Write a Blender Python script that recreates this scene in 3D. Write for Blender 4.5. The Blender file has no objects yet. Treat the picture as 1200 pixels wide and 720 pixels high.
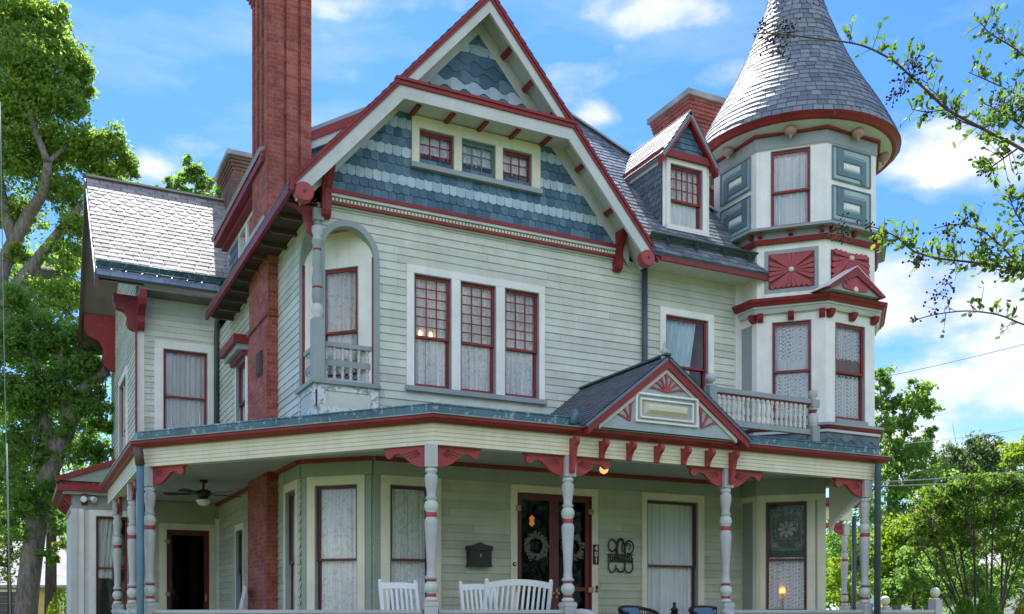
import bpy, math, random
import numpy as np
from mathutils import Vector, Matrix
random.seed(7); np.random.seed(7)
rad = math.radians
SC = bpy.context.scene
COL = SC.collection
# ------------------------------------------------------------------ camera model (metres; facade runs along X, house depth along Y)
TH, FPX, HV, EYE = rad(26.71), 1152.5, 715.0, 1.65
CS, CC = math.sin(TH), math.cos(TH)
def ray(u, v):
    a = (u-600)/FPX; b = (HV-v)/FPX
    return (CS+CC*a, CC-CS*a, b)
def onY(u, v, y):
    r = ray(u, v); t = y/r[1]; return Vector((r[0]*t, y, EYE+r[2]*t))
def onX(u, v, x):
    r = ray(u, v); t = x/r[0]; return Vector((x, r[1]*t, EYE+r[2]*t))
def onZ(u, v, z):
    r = ray(u, v); t = (z-EYE)/r[2]; return Vector((r[0]*t, r[1]*t, z))
def onD(u, v, zc):
    r = ray(u, v); return Vector((r[0]*zc, r[1]*zc, EYE+r[2]*zc))

# ------------------------------------------------------------------ frames and mesh builder
class F3:
    def __init__(s, O, A, B=(0, 0, 1)):
        s.O = Vector(O); s.A = Vector(A).normalized(); s.B = Vector(B).normalized(); s.N = s.A.cross(s.B).normalized()
    def P(s, a, b, n=0.0):
        return s.O+s.A*a+s.B*b+s.N*n
    def off(s, n):
        return F3(s.O+s.N*n, s.A, s.B)
WORLD = F3((0, 0, 0), (1, 0, 0), (0, 1, 0))       # a=x b=y n=z

class MB:
    def __init__(s): s.v = []; s.f = []; s.m = []; s.t = []; s.sm = []
    def face(s, pts, m=0, t=None, sm=False):
        i = len(s.v); s.v.extend([tuple(p) for p in pts]); s.f.append(tuple(range(i, i+len(pts))))
        s.m.append(m); s.t.append(random.random() if t is None else t); s.sm.append(sm)
    def box(s, fr, a0, a1, b0, b1, n0, n1, m=0, t=None):
        if a0 > a1: a0, a1 = a1, a0
        if b0 > b1: b0, b1 = b1, b0
        if n0 > n1: n0, n1 = n1, n0
        t = random.random() if t is None else t
        i = len(s.v)
        s.v.extend([tuple(fr.P(a, b, n)) for n in (n0, n1) for b in (b0, b1) for a in (a0, a1)])
        for q in ((0, 2, 3, 1), (4, 5, 7, 6), (0, 1, 5, 4), (2, 6, 7, 3), (0, 4, 6, 2), (1, 3, 7, 5)):
            s.f.append(tuple(i+k for k in q)); s.m.append(m); s.t.append(t); s.sm.append(False)
    def prism(s, fr, poly, n0, n1, m=0, t=None, back=True):
        if n0 > n1: n0, n1 = n1, n0
        ar = sum(poly[i][0]*poly[(i+1) % len(poly)][1]-poly[(i+1) % len(poly)][0]*poly[i][1] for i in range(len(poly)))
        if ar < 0: poly = poly[::-1]
        t = random.random() if t is None else t
        k = len(poly); i = len(s.v)
        s.v.extend([tuple(fr.P(a, b, n1)) for a, b in poly]); s.v.extend([tuple(fr.P(a, b, n0)) for a, b in poly])
        s.f.append(tuple(range(i, i+k))); s.m.append(m); s.t.append(t); s.sm.append(False)
        if back: s.f.append(tuple(range(i+2*k-1, i+k-1, -1))); s.m.append(m); s.t.append(t); s.sm.append(False)
        for j in range(k):
            q = (j+1) % k
            s.f.append((i+j, i+k+j, i+k+q, i+q)); s.m.append(m); s.t.append(t); s.sm.append(False)
    def bar(s, p, q, w, h, up=(0, 0, 1), m=0):
        p, q = Vector(p), Vector(q); A = (q-p); L = A.length; A.normalize()
        up = Vector(up); side = A.cross(up)
        if side.length < 1e-5: side = A.cross(Vector((1, 0, 0)))
        side.normalize(); B = side.cross(A)
        fr = F3(p, A, B); s.box(fr, 0, L, -h/2, h/2, -w/2, w/2, m)
    def tube(s, pts, rs, k=8, m=0, cap=True, t=None):
        pts = [Vector(p) for p in pts]
        if not hasattr(rs, '__len__'): rs = [rs]*len(pts)
        t = random.random() if t is None else t
        rings = []; ref = None
        for j, p in enumerate(pts):
            d = (pts[min(j+1, len(pts)-1)]-pts[max(j-1, 0)])
            if d.length < 1e-9: d = Vector((0, 0, 1))
            d.normalize()
            if ref is None:
                ref = d.orthogonal().normalized()
            ref = (ref-d*ref.dot(d))
            if ref.length < 1e-6: ref = d.orthogonal()
            ref.normalize(); b = d.cross(ref)
            i = len(s.v)
            for c in range(k):
                a = 2*math.pi*c/k
                s.v.append(tuple(p+(ref*math.cos(a)+b*math.sin(a))*rs[j]))
            rings.append(i)
        for j in range(len(rings)-1):
            for c in range(k):
                d = (c+1) % k
                s.f.append((rings[j]+c, rings[j]+d, rings[j+1]+d, rings[j+1]+c)); s.m.append(m); s.t.append(t); s.sm.append(True)
        if cap:
            s.f.append(tuple(rings[0]+c for c in range(k-1, -1, -1))); s.m.append(m); s.t.append(t); s.sm.append(False)
            s.f.append(tuple(rings[-1]+c for c in range(k))); s.m.append(m); s.t.append(t); s.sm.append(False)
    def lathe(s, c, prof, k=20, mats=None, ax=(0, 0, 1), m=0, smooth=True):
        """prof: list of (r, h[, mat])"""
        c = Vector(c); ax = Vector(ax).normalized(); e1 = ax.orthogonal().normalized(); e2 = ax.cross(e1)
        rings = []
        for pr in prof:
            i = len(s.v)
            for q in range(k):
                a = 2*math.pi*q/k
                s.v.append(tuple(c+ax*pr[1]+(e1*math.cos(a)+e2*math.sin(a))*max(pr[0], 1e-4)))
            rings.append(i)
        for j in range(len(rings)-1):
            mm = prof[j][2] if len(prof[j]) > 2 else m
            for q in range(k):
                d = (q+1) % k
                s.f.append((rings[j]+q, rings[j]+d, rings[j+1]+d, rings[j+1]+q)); s.m.append(mm); s.t.append(.5); s.sm.append(smooth)
        s.f.append(tuple(rings[0]+q for q in range(k-1, -1, -1))); s.m.append(m); s.t.append(.5); s.sm.append(False)
        s.f.append(tuple(rings[-1]+q for q in range(k))); s.m.append(m); s.t.append(.5); s.sm.append(False)
    def build(s, name, mats, parent=None, loc=None, label=None):
        me = bpy.data.meshes.new(name)
        if loc is None: loc = Vector((0, 0, 0))
        V = np.array(s.v, dtype=np.float64).reshape(-1, 3)-np.array(loc)
        me.from_pydata([tuple(p) for p in V], [], s.f)
        if not isinstance(mats, (list, tuple)): mats = [mats]
        for m in mats: me.materials.append(m)
        n = len(s.f)
        me.polygons.foreach_set('material_index', s.m)
        me.polygons.foreach_set('use_smooth', s.sm)
        at = me.attributes.new('tint', 'FLOAT', 'FACE'); at.data.foreach_set('value', s.t)
        me.update()
        nor = np.zeros(n*3); me.polygons.foreach_get('normal', nor); nor = nor.reshape(-1, 3)
        lt = np.zeros(n, dtype=np.int32); me.polygons.foreach_get('loop_total', lt)
        li = np.zeros(len(me.loops), dtype=np.int32); me.loops.foreach_get('vertex_index', li)
        fi = np.repeat(np.arange(n), lt)
        N = nor[fi]; W = V[li]+np.array(loc)
        T = np.stack([-N[:, 1], N[:, 0], np.zeros(len(N))], 1); L = np.linalg.norm(T, axis=1)
        flat = L < .05; T[flat] = (1, 0, 0); T[~flat] /= L[~flat][:, None]
        Bv = np.cross(N, T)
        uv = np.stack([(W*T).sum(1), (W*Bv).sum(1)], 1)
        lay = me.uv_layers.new(name='UVMap'); lay.data.foreach_set('uv', uv.ravel())
        me.update()
        o = bpy.data.objects.new(name, me); COL.objects.link(o)
        o.location = loc
        if parent is not None: adopt(o, parent)
        if label: o['label'] = label
        return o

def wloc(o):
    p = Vector(o.location)
    while o.parent is not None:
        o = o.parent; p = p+Vector(o.location)
    return p
def adopt(o, parent):
    L = Vector(o.location)
    o.parent = parent
    o.location = L-wloc(parent)
def empty(name, loc, label, cat, group=None):
    o = bpy.data.objects.new(name, None); COL.objects.link(o); o.location = loc; o.empty_display_size = .2
    o['label'] = label; o['category'] = cat
    if group: o['group'] = group
    return o
def tag(o, label, cat, group=None):
    o['label'] = label; o['category'] = cat
    if group: o['group'] = group
    return o
def struct(o):
    o['kind'] = 'structure'; return o
def copy_tree(o, parent=None, delta=None):
    c = o.copy(); COL.objects.link(c)
    if parent is not None: c.parent = parent
    if delta is not None: c.location = Vector(o.location)+Vector(delta)
    for ch in list(o.children): copy_tree(ch, c)
    return c

# ------------------------------------------------------------------ materials
def new_mat(name):
    m = bpy.data.materials.new(name); m.use_nodes = True
    nt = m.node_tree; nt.nodes.clear()
    return m, nt, nt.nodes, nt.links
def nd(ns, t, **k):
    n = ns.new(t)
    for a, b in k.items(): setattr(n, a, b)
    return n
def rgb(c): return (c[0], c[1], c[2], 1)
def mixc(ns, ln, fac, a, b, mode='MIX'):
    n = ns.new('ShaderNodeMix'); n.data_type = 'RGBA'; n.blend_type = mode
    for s, val in ((n.inputs[0], fac), (n.inputs[6], a), (n.inputs[7], b)):
        if isinstance(val, bpy.types.NodeSocket): ln.new(val, s)
        elif isinstance(val, (tuple, list)): s.default_value = rgb(val)
        else: s.default_value = val
    return n.outputs[2]
def ramp(ns, ln, src, pts):
    r = ns.new('ShaderNodeValToRGB'); e = r.color_ramp.elements
    while len(e) < len(pts): e.new(.5)
    for k, (p, c) in enumerate(pts):
        e[k].position = p; e[k].color = rgb(c) if isinstance(c, (tuple, list)) else (c, c, c, 1)
    ln.new(src, r.inputs[0]); return r.outputs[0]
def noise(ns, ln, vec, scale, detail=4, rough=.6, vscale=None):
    if vscale is not None:
        mp = ns.new('ShaderNodeMapping'); mp.inputs['Scale'].default_value = vscale; ln.new(vec, mp.inputs[0]); vec = mp.outputs[0]
    n = ns.new('ShaderNodeTexNoise'); n.inputs['Scale'].default_value = scale; n.inputs['Detail'].default_value = detail
    n.inputs['Roughness'].default_value = rough; ln.new(vec, n.inputs['Vector']); return n.outputs[0]
def bump(ns, ln, h, strength=.3, dist=.01):
    b = ns.new('ShaderNodeBump'); b.inputs['Strength'].default_value = strength; b.inputs['Distance'].default_value = dist
    ln.new(h, b.inputs['Height']); return b.outputs[0]
def finish(m, ns, ln, col, rough=.6, nrm=None, spec=.4, metal=0):
    p = ns.new('ShaderNodeBsdfPrincipled'); o = ns.new('ShaderNodeOutputMaterial')
    if isinstance(col, bpy.types.NodeSocket): ln.new(col, p.inputs['Base Color'])
    else: p.inputs['Base Color'].default_value = rgb(col)
    if isinstance(rough, bpy.types.NodeSocket): ln.new(rough, p.inputs['Roughness'])
    else: p.inputs['Roughness'].default_value = rough
    p.inputs['Specular IOR Level'].default_value = spec; p.inputs['Metallic'].default_value = metal
    if nrm is not None: ln.new(nrm, p.inputs['Normal'])
    ln.new(p.outputs[0], o.inputs[0]); return m
def paint(name, col, rough=.55, wear=.18, peel=0.0, peelcol=(.25, .23, .2), board=.13, streak=.4):
    m, nt, ns, ln = new_mat(name)
    g = ns.new('ShaderNodeNewGeometry').outputs['Position']
    a = nd(ns, 'ShaderNodeAttribute', attribute_name='tint').outputs['Fac']
    dark = tuple(c*(1-wear) for c in col); lite = tuple(min(1, c*(1+wear*.45)) for c in col)
    n1 = noise(ns, ln, g, 2.2, 6, .65)
    c = mixc(ns, ln, ramp(ns, ln, n1, [(.32, 0), (.68, 1)]), dark, lite)
    st = noise(ns, ln, g, 1, 5, .6, (9, 9, .8))
    c = mixc(ns, ln, ramp(ns, ln, st, [(.52, 0), (.8, streak)]), c, tuple(x*.68 for x in col))
    sp = noise(ns, ln, g, 24, 6, .75)
    c = mixc(ns, ln, ramp(ns, ln, sp, [(.60, 0), (.74, .4)]), c, (col[0]*.62, col[1]*.58, col[2]*.52))
    c = mixc(ns, ln, board, c, mixc(ns, ln, a, tuple(x*.55 for x in col), tuple(min(1, x*1.3) for x in col)))
    fine = noise(ns, ln, g, 60, 3, .5)
    if peel != 0:
        pn = noise(ns, ln, g, 14, 8, .7)
        c = mixc(ns, ln, ramp(ns, ln, pn, [(.62-peel*.2, 0), (.64-peel*.2, 1)]), c, peelcol)
    return finish(m, ns, ln, c, rough, bump(ns, ln, fine, .15, .003))
def slate(name, c0, c1, rough=.42, spec=.6):
    m, nt, ns, ln = new_mat(name)
    a = nd(ns, 'ShaderNodeAttribute', attribute_name='tint').outputs['Fac']
    g = ns.new('ShaderNodeNewGeometry').outputs['Position']
    c = mixc(ns, ln, a, c0, c1)
    n = noise(ns, ln, g, 7, 6, .7)
    c = mixc(ns, ln, ramp(ns, ln, n, [(.5, 0), (.75, .45)]), c, tuple(x*.6 for x in c0))
    st = noise(ns, ln, g, 1, 5, .6, (11, 11, 1.2))
    c = mixc(ns, ln, ramp(ns, ln, st, [(.56, 0), (.75, .35)]), c, (c1[0]*1.1, c1[1]*1.0, c1[2]*.85))
    f = noise(ns, ln, g, 45, 4, .6)
    return finish(m, ns, ln, c, rough, bump(ns, ln, f, .25, .006), spec)
def brick(name, c1, c2, mortar, stain=.3):
    m, nt, ns, ln = new_mat(name)
    uv = nd(ns, 'ShaderNodeUVMap', uv_map='UVMap').outputs[0]
    g = ns.new('ShaderNodeNewGeometry').outputs['Position']
    b = ns.new('ShaderNodeTexBrick'); ln.new(uv, b.inputs['Vector'])
    b.inputs['Color1'].default_value = rgb(c1); b.inputs['Color2'].default_value = rgb(c2); b.inputs['Mortar'].default_value = rgb(mortar)
    b.inputs['Scale'].default_value = 1; b.inputs['Brick Width'].default_value = .215; b.inputs['Row Height'].default_value = .074
    b.inputs['Mortar Size'].default_value = .006; b.inputs['Mortar Smooth'].default_value = .3; b.inputs['Bias'].default_value = -.2
    n = noise(ns, ln, g, 3, 7, .7)
    c = mixc(ns, ln, ramp(ns, ln, n, [(.42, 0), (.72, stain*1.6)]), b.outputs['Color'], tuple(x*.4 for x in c1))
    big = noise(ns, ln, g, .9, 4, .6)
    c = mixc(ns, ln, ramp(ns, ln, big, [(.48, 0), (.72, .32)]), c, (.15, .07, .055))
    n2 = noise(ns, ln, g, 30, 4, .6)
    c = mixc(ns, ln, ramp(ns, ln, n2, [(.45, 0), (.8, .35)]), c, (c2[0]*1.3, c2[1]*1.5, c2[2]*1.5))
    h = mixc(ns, ln, .25, b.outputs['Fac'], n2)
    inv = ns.new('ShaderNodeInvert'); ln.new(h, inv.inputs['Color'])
    return finish(m, ns, ln, c, .85, bump(ns, ln, inv.outputs[0], .5, .008), .25)
def glass_mat(name, tint=(1, 1, 1), refl=.9):
    m, nt, ns, ln = new_mat(name)
    g = ns.new('ShaderNodeNewGeometry').outputs['Position']
    wav = noise(ns, ln, g, 1.6, 2, .5)
    bm = bump(ns, ln, wav, .06, .05)
    fr = ns.new('ShaderNodeFresnel'); fr.inputs['IOR'].default_value = 1.5; ln.new(bm, fr.inputs['Normal'])
    tr = ns.new('ShaderNodeBsdfTransparent'); tr.inputs[0].default_value = rgb(tint)
    gl = ns.new('ShaderNodeBsdfGlossy'); gl.inputs['Roughness'].default_value = .03; gl.inputs[0].default_value = (refl, refl, refl, 1); ln.new(bm, gl.inputs['Normal'])
    mx = ns.new('ShaderNodeMixShader'); ln.new(fr.outputs[0], mx.inputs[0]); ln.new(tr.outputs[0], mx.inputs[1]); ln.new(gl.outputs[0], mx.inputs[2])
    o = ns.new('ShaderNodeOutputMaterial'); ln.new(mx.outputs[0], o.inputs[0]); return m
def lace_mat(name, col, style):
    """curtain cloth with its woven pattern as holes; style 'sheer', 'floral' or 'net'"""
    m, nt, ns, ln = new_mat(name)
    uv = nd(ns, 'ShaderNodeUVMap', uv_map='UVMap').outputs[0]
    g = ns.new('ShaderNodeNewGeometry').outputs['Position']
    if style == 'net':
        mp = ns.new('ShaderNodeMapping'); mp.inputs['Rotation'].default_value = (0, 0, rad(45)); mp.inputs['Scale'].default_value = (1, .8, 1); ln.new(uv, mp.inputs[0])
        v = ns.new('ShaderNodeTexVoronoi'); v.inputs['Scale'].default_value = 14; v.inputs['Randomness'].default_value = .05; ln.new(mp.outputs[0], v.inputs['Vector'])
        fac = ramp(ns, ln, v.outputs['Distance'], [(.0, .35), (.18, .40), (.26, .98), (.42, .95), (.5, .7)])
    elif style == 'floral':
        v = noise(ns, ln, g, 15, 4, .6)
        w = noise(ns, ln, uv, 1, 3, .6, (26, .5, 1))
        a = ramp(ns, ln, v, [(.40, .80), (.47, .99), (.58, .99), (.68, .82)])
        b = ramp(ns, ln, w, [(.36, .74), (.50, 1)])
        fac = mixc(ns, ln, 1, a, b, 'MULTIPLY')
    else:
        w = noise(ns, ln, uv, 1, 3, .6, (24, .35, 1))
        fac = ramp(ns, ln, w, [(.36, .86), (.56, 1)])
    df = ns.new('ShaderNodeBsdfDiffuse'); df.inputs[0].default_value = rgb(col)
    tl = ns.new('ShaderNodeBsdfTranslucent'); tl.inputs[0].default_value = rgb(col)
    m1 = ns.new('ShaderNodeMixShader'); m1.inputs[0].default_value = .12; ln.new(df.outputs[0], m1.inputs[1]); ln.new(tl.outputs[0], m1.inputs[2])
    tr = ns.new('ShaderNodeBsdfTransparent')
    m2 = ns.new('ShaderNodeMixShader'); ln.new(fac, m2.inputs[0]); ln.new(tr.outputs[0], m2.inputs[1]); ln.new(m1.outputs[0], m2.inputs[2])
    o = ns.new('ShaderNodeOutputMaterial'); ln.new(m2.outputs[0], o.inputs[0]); return m
def leaf_mat(name, c0, c1, c2=None, trans=.45):
    m, nt, ns, ln = new_mat(name)
    a = nd(ns, 'ShaderNodeAttribute', attribute_name='tint').outputs['Fac']
    pts = [(0, c0), (.75, c1)]+([(1, c2)] if c2 else [])
    c = ramp(ns, ln, a, pts)
    g = ns.new('ShaderNodeNewGeometry').outputs['Position']
    n = noise(ns, ln, g, .7, 3, .5)
    c = mixc(ns, ln, ramp(ns, ln, n, [(.4, 0), (.65, .4)]), c, c1)
    p = ns.new('ShaderNodeBsdfPrincipled'); ln.new(c, p.inputs['Base Color']); p.inputs['Roughness'].default_value = .62; p.inputs['Specular IOR Level'].default_value = .2
    tl = ns.new('ShaderNodeBsdfTranslucent'); cc = mixc(ns, ln, 1, c, (1.35, 1.35, .95), 'MULTIPLY'); ln.new(cc, tl.inputs[0])
    mx = ns.new('ShaderNodeMixShader'); mx.inputs[0].default_value = trans; ln.new(p.outputs[0], mx.inputs[1]); ln.new(tl.outputs[0], mx.inputs[2])
    o = ns.new('ShaderNodeOutputMaterial'); ln.new(mx.outputs[0], o.inputs[0]); return m
def bark_mat(name, c0, c1):
    m, nt, ns, ln = new_mat(name)
    g = ns.new('ShaderNodeNewGeometry').outputs['Position']
    n = noise(ns, ln, g, 5, 8, .7, (3, 3, .7))
    c = mixc(ns, ln, ramp(ns, ln, n, [(.35, 0), (.65, 1)]), c0, c1)
    return finish(m, ns, ln, c, .9, bump(ns, ln, n, .8, .04), .15)
def lit_mat(name, col, s):
    m, nt, ns, ln = new_mat(name)
    e = ns.new('ShaderNodeEmission'); e.inputs[0].default_value = rgb(col); e.inputs[1].default_value = s
    o = ns.new('ShaderNodeOutputMaterial'); ln.new(e.outputs[0], o.inputs[0]); return m

SAGE = paint('sage_siding', (.57, .585, .51), wear=.2, board=.3, streak=.65, peel=-.2, peelcol=(.66, .66, .60))
SAGESHADE = paint('porch_shade_sage_siding', (.42, .43, .32), wear=.18, board=.26, streak=.6)  # sage siding with porch shade and lawn bounce put into its colour
CREAM = paint('cream_paint', (.68, .64, .49), wear=.15, streak=.5)
WHITE = paint('white_trim', (.80, .78, .735), wear=.14, streak=.55)
PEEL = paint('peeling_white', (.72, .73, .71), wear=.15, peel=.55, peelcol=(.30, .33, .32))
GREY = paint('grey_trim', (.29, .325, .33), wear=.15)
PALEGREY = paint('pale_grey_trim', (.54, .55, .535), wear=.16)
OLIVE = paint('grey_green_board', (.27, .31, .265), wear=.12)
SLATEBLUE = paint('slate_blue_paint', (.115, .19, .225), wear=.2)
MIDBLUE = paint('pale_blue_paint', (.34, .44, .475), wear=.15)
RED = paint('dark_red_paint', (.245, .021, .023), wear=.3, rough=.5, peel=-.05, peelcol=(.30, .13, .12), streak=.6)
ROSE = paint('rose_red_paint', (.36, .055, .06), wear=.15, rough=.5)
LILAC = paint('lilac_grey_paint', (.475, .47, .48), wear=.18)
TAN = paint('tan_paint', (.40, .255, .195), wear=.12)
BUFF = paint('buff_panel', (.62, .57, .43), wear=.1)
WOODCEIL = paint('stained_boards', (.34, .17, .10), wear=.2)
TEAL = paint('teal_metal', (.075, .155, .19), wear=.45, rough=.4, peel=.25, peelcol=(.25, .36, .38))
GUTTER = paint('dark_gutter', (.06, .085, .09), wear=.3, rough=.45)
LEAD = paint('lead_flashing', (.34, .38, .41), wear=.3, rough=.45)
BLACK = paint('black_metal', (.012, .012, .013), wear=.1, rough=.4)
BROWN = paint('brown_metal', (.10, .06, .045), wear=.3, rough=.5)
DUNBOARD = paint('dun_soffit_boards', (.17, .15, .13), wear=.25)
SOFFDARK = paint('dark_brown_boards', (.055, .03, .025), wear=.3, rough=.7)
SHDARK = slate('blue_shingles', (.04, .095, .155), (.11, .20, .275), .6, .3)
SHLIGHT = slate('pale_blue_shingles', (.29, .39, .455), (.42, .52, .585), .6, .3)
SHCHEEK = slate('grey_blue_shingles', (.085, .11, .14), (.15, .18, .21), .6, .3)
SLATE = slate('slate_tiles', (.105, .122, .15), (.24, .26, .295), .4, .6)
SLATEPALE = slate('pale_slate_tiles', (.23, .215, .20), (.38, .355, .33), .75, .1)
SLATECONE = slate('silver_slate_tiles', (.13, .145, .165), (.25, .265, .285), .55, .3)
SLATESHADE = slate('gutter_shade_slate_tiles', (.16, .21, .27), (.26, .32, .38), .4, .6)  # blue-grey puts the gutter's shadow into the wing's eave slates
SLATEDK = slate('dark_slate_tiles', (.075, .09, .115), (.15, .165, .20), .5, .5)
BRICK = brick('red_brick', (.29, .062, .048), (.45, .135, .10), (.29, .18, .155), .55)
BRICKD = brick('weathered_brick', (.19, .085, .06), (.13, .075, .065), (.22, .18, .15), .5)
CONC = paint('weathered_concrete', (.36, .36, .33), wear=.4, rough=.85)
GLASS = glass_mat('window_glass')
LACE = lace_mat('floral_lace', (.90, .90, .92), 'floral')
NET = lace_mat('net_lace', (.90, .91, .96), 'net')
SHEER = lace_mat('sheer_cloth', (.86, .88, .92), 'sheer')
BLUECURT = lace_mat('pale_blue_cloth', (.66, .84, .92), 'sheer')
WOODCUR = lace_mat("brown_cloth", (.24, .14, .08), "sheer")
DIMGL = paint("leaded_dark_glass", (.05, .045, .055), wear=.5, rough=.15)
MINT = paint("pale_mint_paint", (.54, .58, .53), wear=.15)
SHADERED = paint('porch_shade_red_paint', (.115, .018, .02), wear=.3, rough=.45)  # red of doors and lower sashes, darkened in colour for the porch shade
GLASSROSE = paint('rose_stained_glass', (.20, .10, .11), wear=.3, rough=.25)
GLASSLILAC = paint('lilac_stained_glass', (.34, .31, .36), wear=.3, rough=.25)
ROSERED = paint("bracket_red_paint", (.33, .045, .045), wear=.15)
DKRED = paint("deep_red_paint", (.14, .018, .02), wear=.1)  # darker red for the flower panel ground and the bracket lines
POWDER = paint("powder_blue_paint", (.35, .405, .45), wear=.12)
TEALPIPE = paint("teal_pipe_paint", (.10, .19, .24), wear=.2)
BLUECLOTH = paint("blue_cushion_cloth", (.10, .20, .33), wear=.15, rough=.9)
TWIG = paint("twigs", (.12, .09, .06), wear=.3, rough=.9)
SAGELEAF = leaf_mat("dried_sage_leaves", (.10, .105, .075), (.22, .22, .17), None, .15)
LAMPO = lit_mat("amber_lamp_glass", (1, .36, .08), 1.3)
LAMPS = lit_mat("porch_lamp_glass", (1, .46, .15), .5)
LAMPW = lit_mat("warm_bulb", (1, .68, .34), 1.3)
BRONZE = paint("dark_bronze", (.03, .022, .018), wear=.3, rough=.45)
PODS = paint("brown_seed_pods", (.035, .022, .020), wear=.3, rough=.8)
WIRE = paint("grey_cable", (.22, .23, .24), wear=.2)
YELLOW = paint("yellow_siding", (.50, .36, .10), wear=.15)
DULLROOF = paint("pale_shingle_roof", (.34, .33, .33), wear=.3, rough=.9)
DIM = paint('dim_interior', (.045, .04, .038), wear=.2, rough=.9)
FLOOR = paint('grey_floor_paint', (.26, .28, .29), wear=.2)
CEIL = paint('porch_ceiling_paint', (.40, .43, .40), wear=.08)
WHITEWOOD = paint('white_chair_paint', (.78, .80, .83), wear=.06, rough=.4)
BRASS = paint('brass', (.36, .24, .09), wear=.2, rough=.35)
# ------------------------------------------------------------------ surface builders
def clap(mb, fr, lo, hi, z0, z1, exp=.121, ops=(), out=.016, zref=None, m=0, extra=()):
    f = lambda x: x if callable(x) else (lambda z, x=x: x)
    lo, hi = f(lo), f(hi); zref = z0 if zref is None else zref
    ops = [(f(a), f(b), c, d) for a, b, c, d in ops]
    bp = {round(z0, 5), round(z1, 5)}
    k = math.floor((z0-zref)/exp)
    while zref+k*exp < z1:
        if zref+k*exp > z0: bp.add(round(zref+k*exp, 5))
        k += 1
    for a, b, c, d in ops:
        for q in (c, d):
            if z0 < q < z1: bp.add(round(q, 5))
    for q in extra:
        if z0 < q < z1: bp.add(round(q, 5))
    bp = sorted(bp)
    for za, zb in zip(bp[:-1], bp[1:]):
        if zb-za < 1e-4: continue
        zm = (za+zb)/2; kk = math.floor((zm-zref)/exp+1e-6); zk = zref+kk*exp
        random.seed(kk*31+int(fr.O.x*7)+int(fr.O.y*3)); tt = random.random(); wv = random.uniform(-.0025, .0025)
        jx = lo(zm)+random.uniform(.4, 3.2); joints = []
        while jx < hi(zm)-.3: joints.append(jx); jx += random.uniform(2.2, 4.2)
        nn = lambda z: .003+(out+wv)*(1-(z-zk)/exp)
        cuts = [(lo(za), hi(za), lo(zb), hi(zb))]
        for a, b, c, d in ops:
            if c < zm < d:
                new = []
                for (p, q, r, s) in cuts:
                    A, B, A2, B2 = a(za), b(za), a(zb), b(zb)
                    if (B+B2)/2 <= (p+r)/2 or (A+A2)/2 >= (q+s)/2: new.append((p, q, r, s)); continue
                    if (A+A2)/2 > (p+r)/2: new.append((p, min(A, q), r, min(A2, s)))
                    if (B+B2)/2 < (q+s)/2: new.append((max(B, p), q, max(B2, r), s))
                cuts = new
        fin = []
        for (p, q, r, s) in cuts:
            for j in joints:
                if max(p, r)+.02 < j < min(q, s)-.02: fin.append((p, j-.0015, r, j-.0015)); p = r = j+.0015
            fin.append((p, q, r, s))
        for (p, q, r, s) in fin:
            if joints: tt = (math.sin(p*91.7+kk*12.9)*43758.5) % 1
            if q-p < 1e-3 and s-r < 1e-3: continue
            mb.face([fr.P(p, za, nn(za)), fr.P(q, za, nn(za)), fr.P(s, zb, nn(zb)), fr.P(r, zb, nn(zb))], m, tt)
            if abs(za-zk) < 1e-4:
                mb.face([fr.P(p, za, 0), fr.P(q, za, 0), fr.P(q, za, nn(za)), fr.P(p, za, nn(za))], m, tt)

def clip_half(poly, px, py, nx, ny):
    out = []
    for i in range(len(poly)):
        a, b = poly[i], poly[(i+1) % len(poly)]
        da = (a[0]-px)*nx+(a[1]-py)*ny; db = (b[0]-px)*nx+(b[1]-py)*ny
        if da >= 0: out.append(a)
        if (da >= 0) != (db >= 0):
            t = da/(da-db); out.append((a[0]+(b[0]-a[0])*t, a[1]+(b[1]-a[1])*t))
    return out
def clip_conv(poly, region):
    for i in range(len(region)):
        p, q = region[i], region[(i+1) % len(region)]
        poly = clip_half(poly, p[0], p[1], -(q[1]-p[1]), q[0]-p[0])
        if len(poly) < 3: return []
    return poly
def butt(shape, w, h):
    if shape == 'scallop':
        return [(w*.5-w*.5*math.cos(math.pi*k/8), h*.55*(1-math.sin(math.pi*k/8))) for k in range(9)]
    if shape == 'notch':
        return [(0, .0), (w*.06, .0), (w*.14, -.0), (w*.5, -.018), (w*.86, 0), (w*.94, 0), (w*.94, h*.2), (w, h*.2)]
    if shape == 'wave':
        return [(w*k/10, -.13*w*math.sin(2*math.pi*k/10)) for k in range(11)]
    if shape == 'round':
        return [(w*.5-w*.5*math.cos(math.pi*k/6), h*.22*(1-math.sin(math.pi*k/6))) for k in range(7)]
    if shape == 'point':
        return [(0, h*.5), (w*.5, 0), (w, h*.5)]
    return [(0, 0), (w, 0)]
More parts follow.
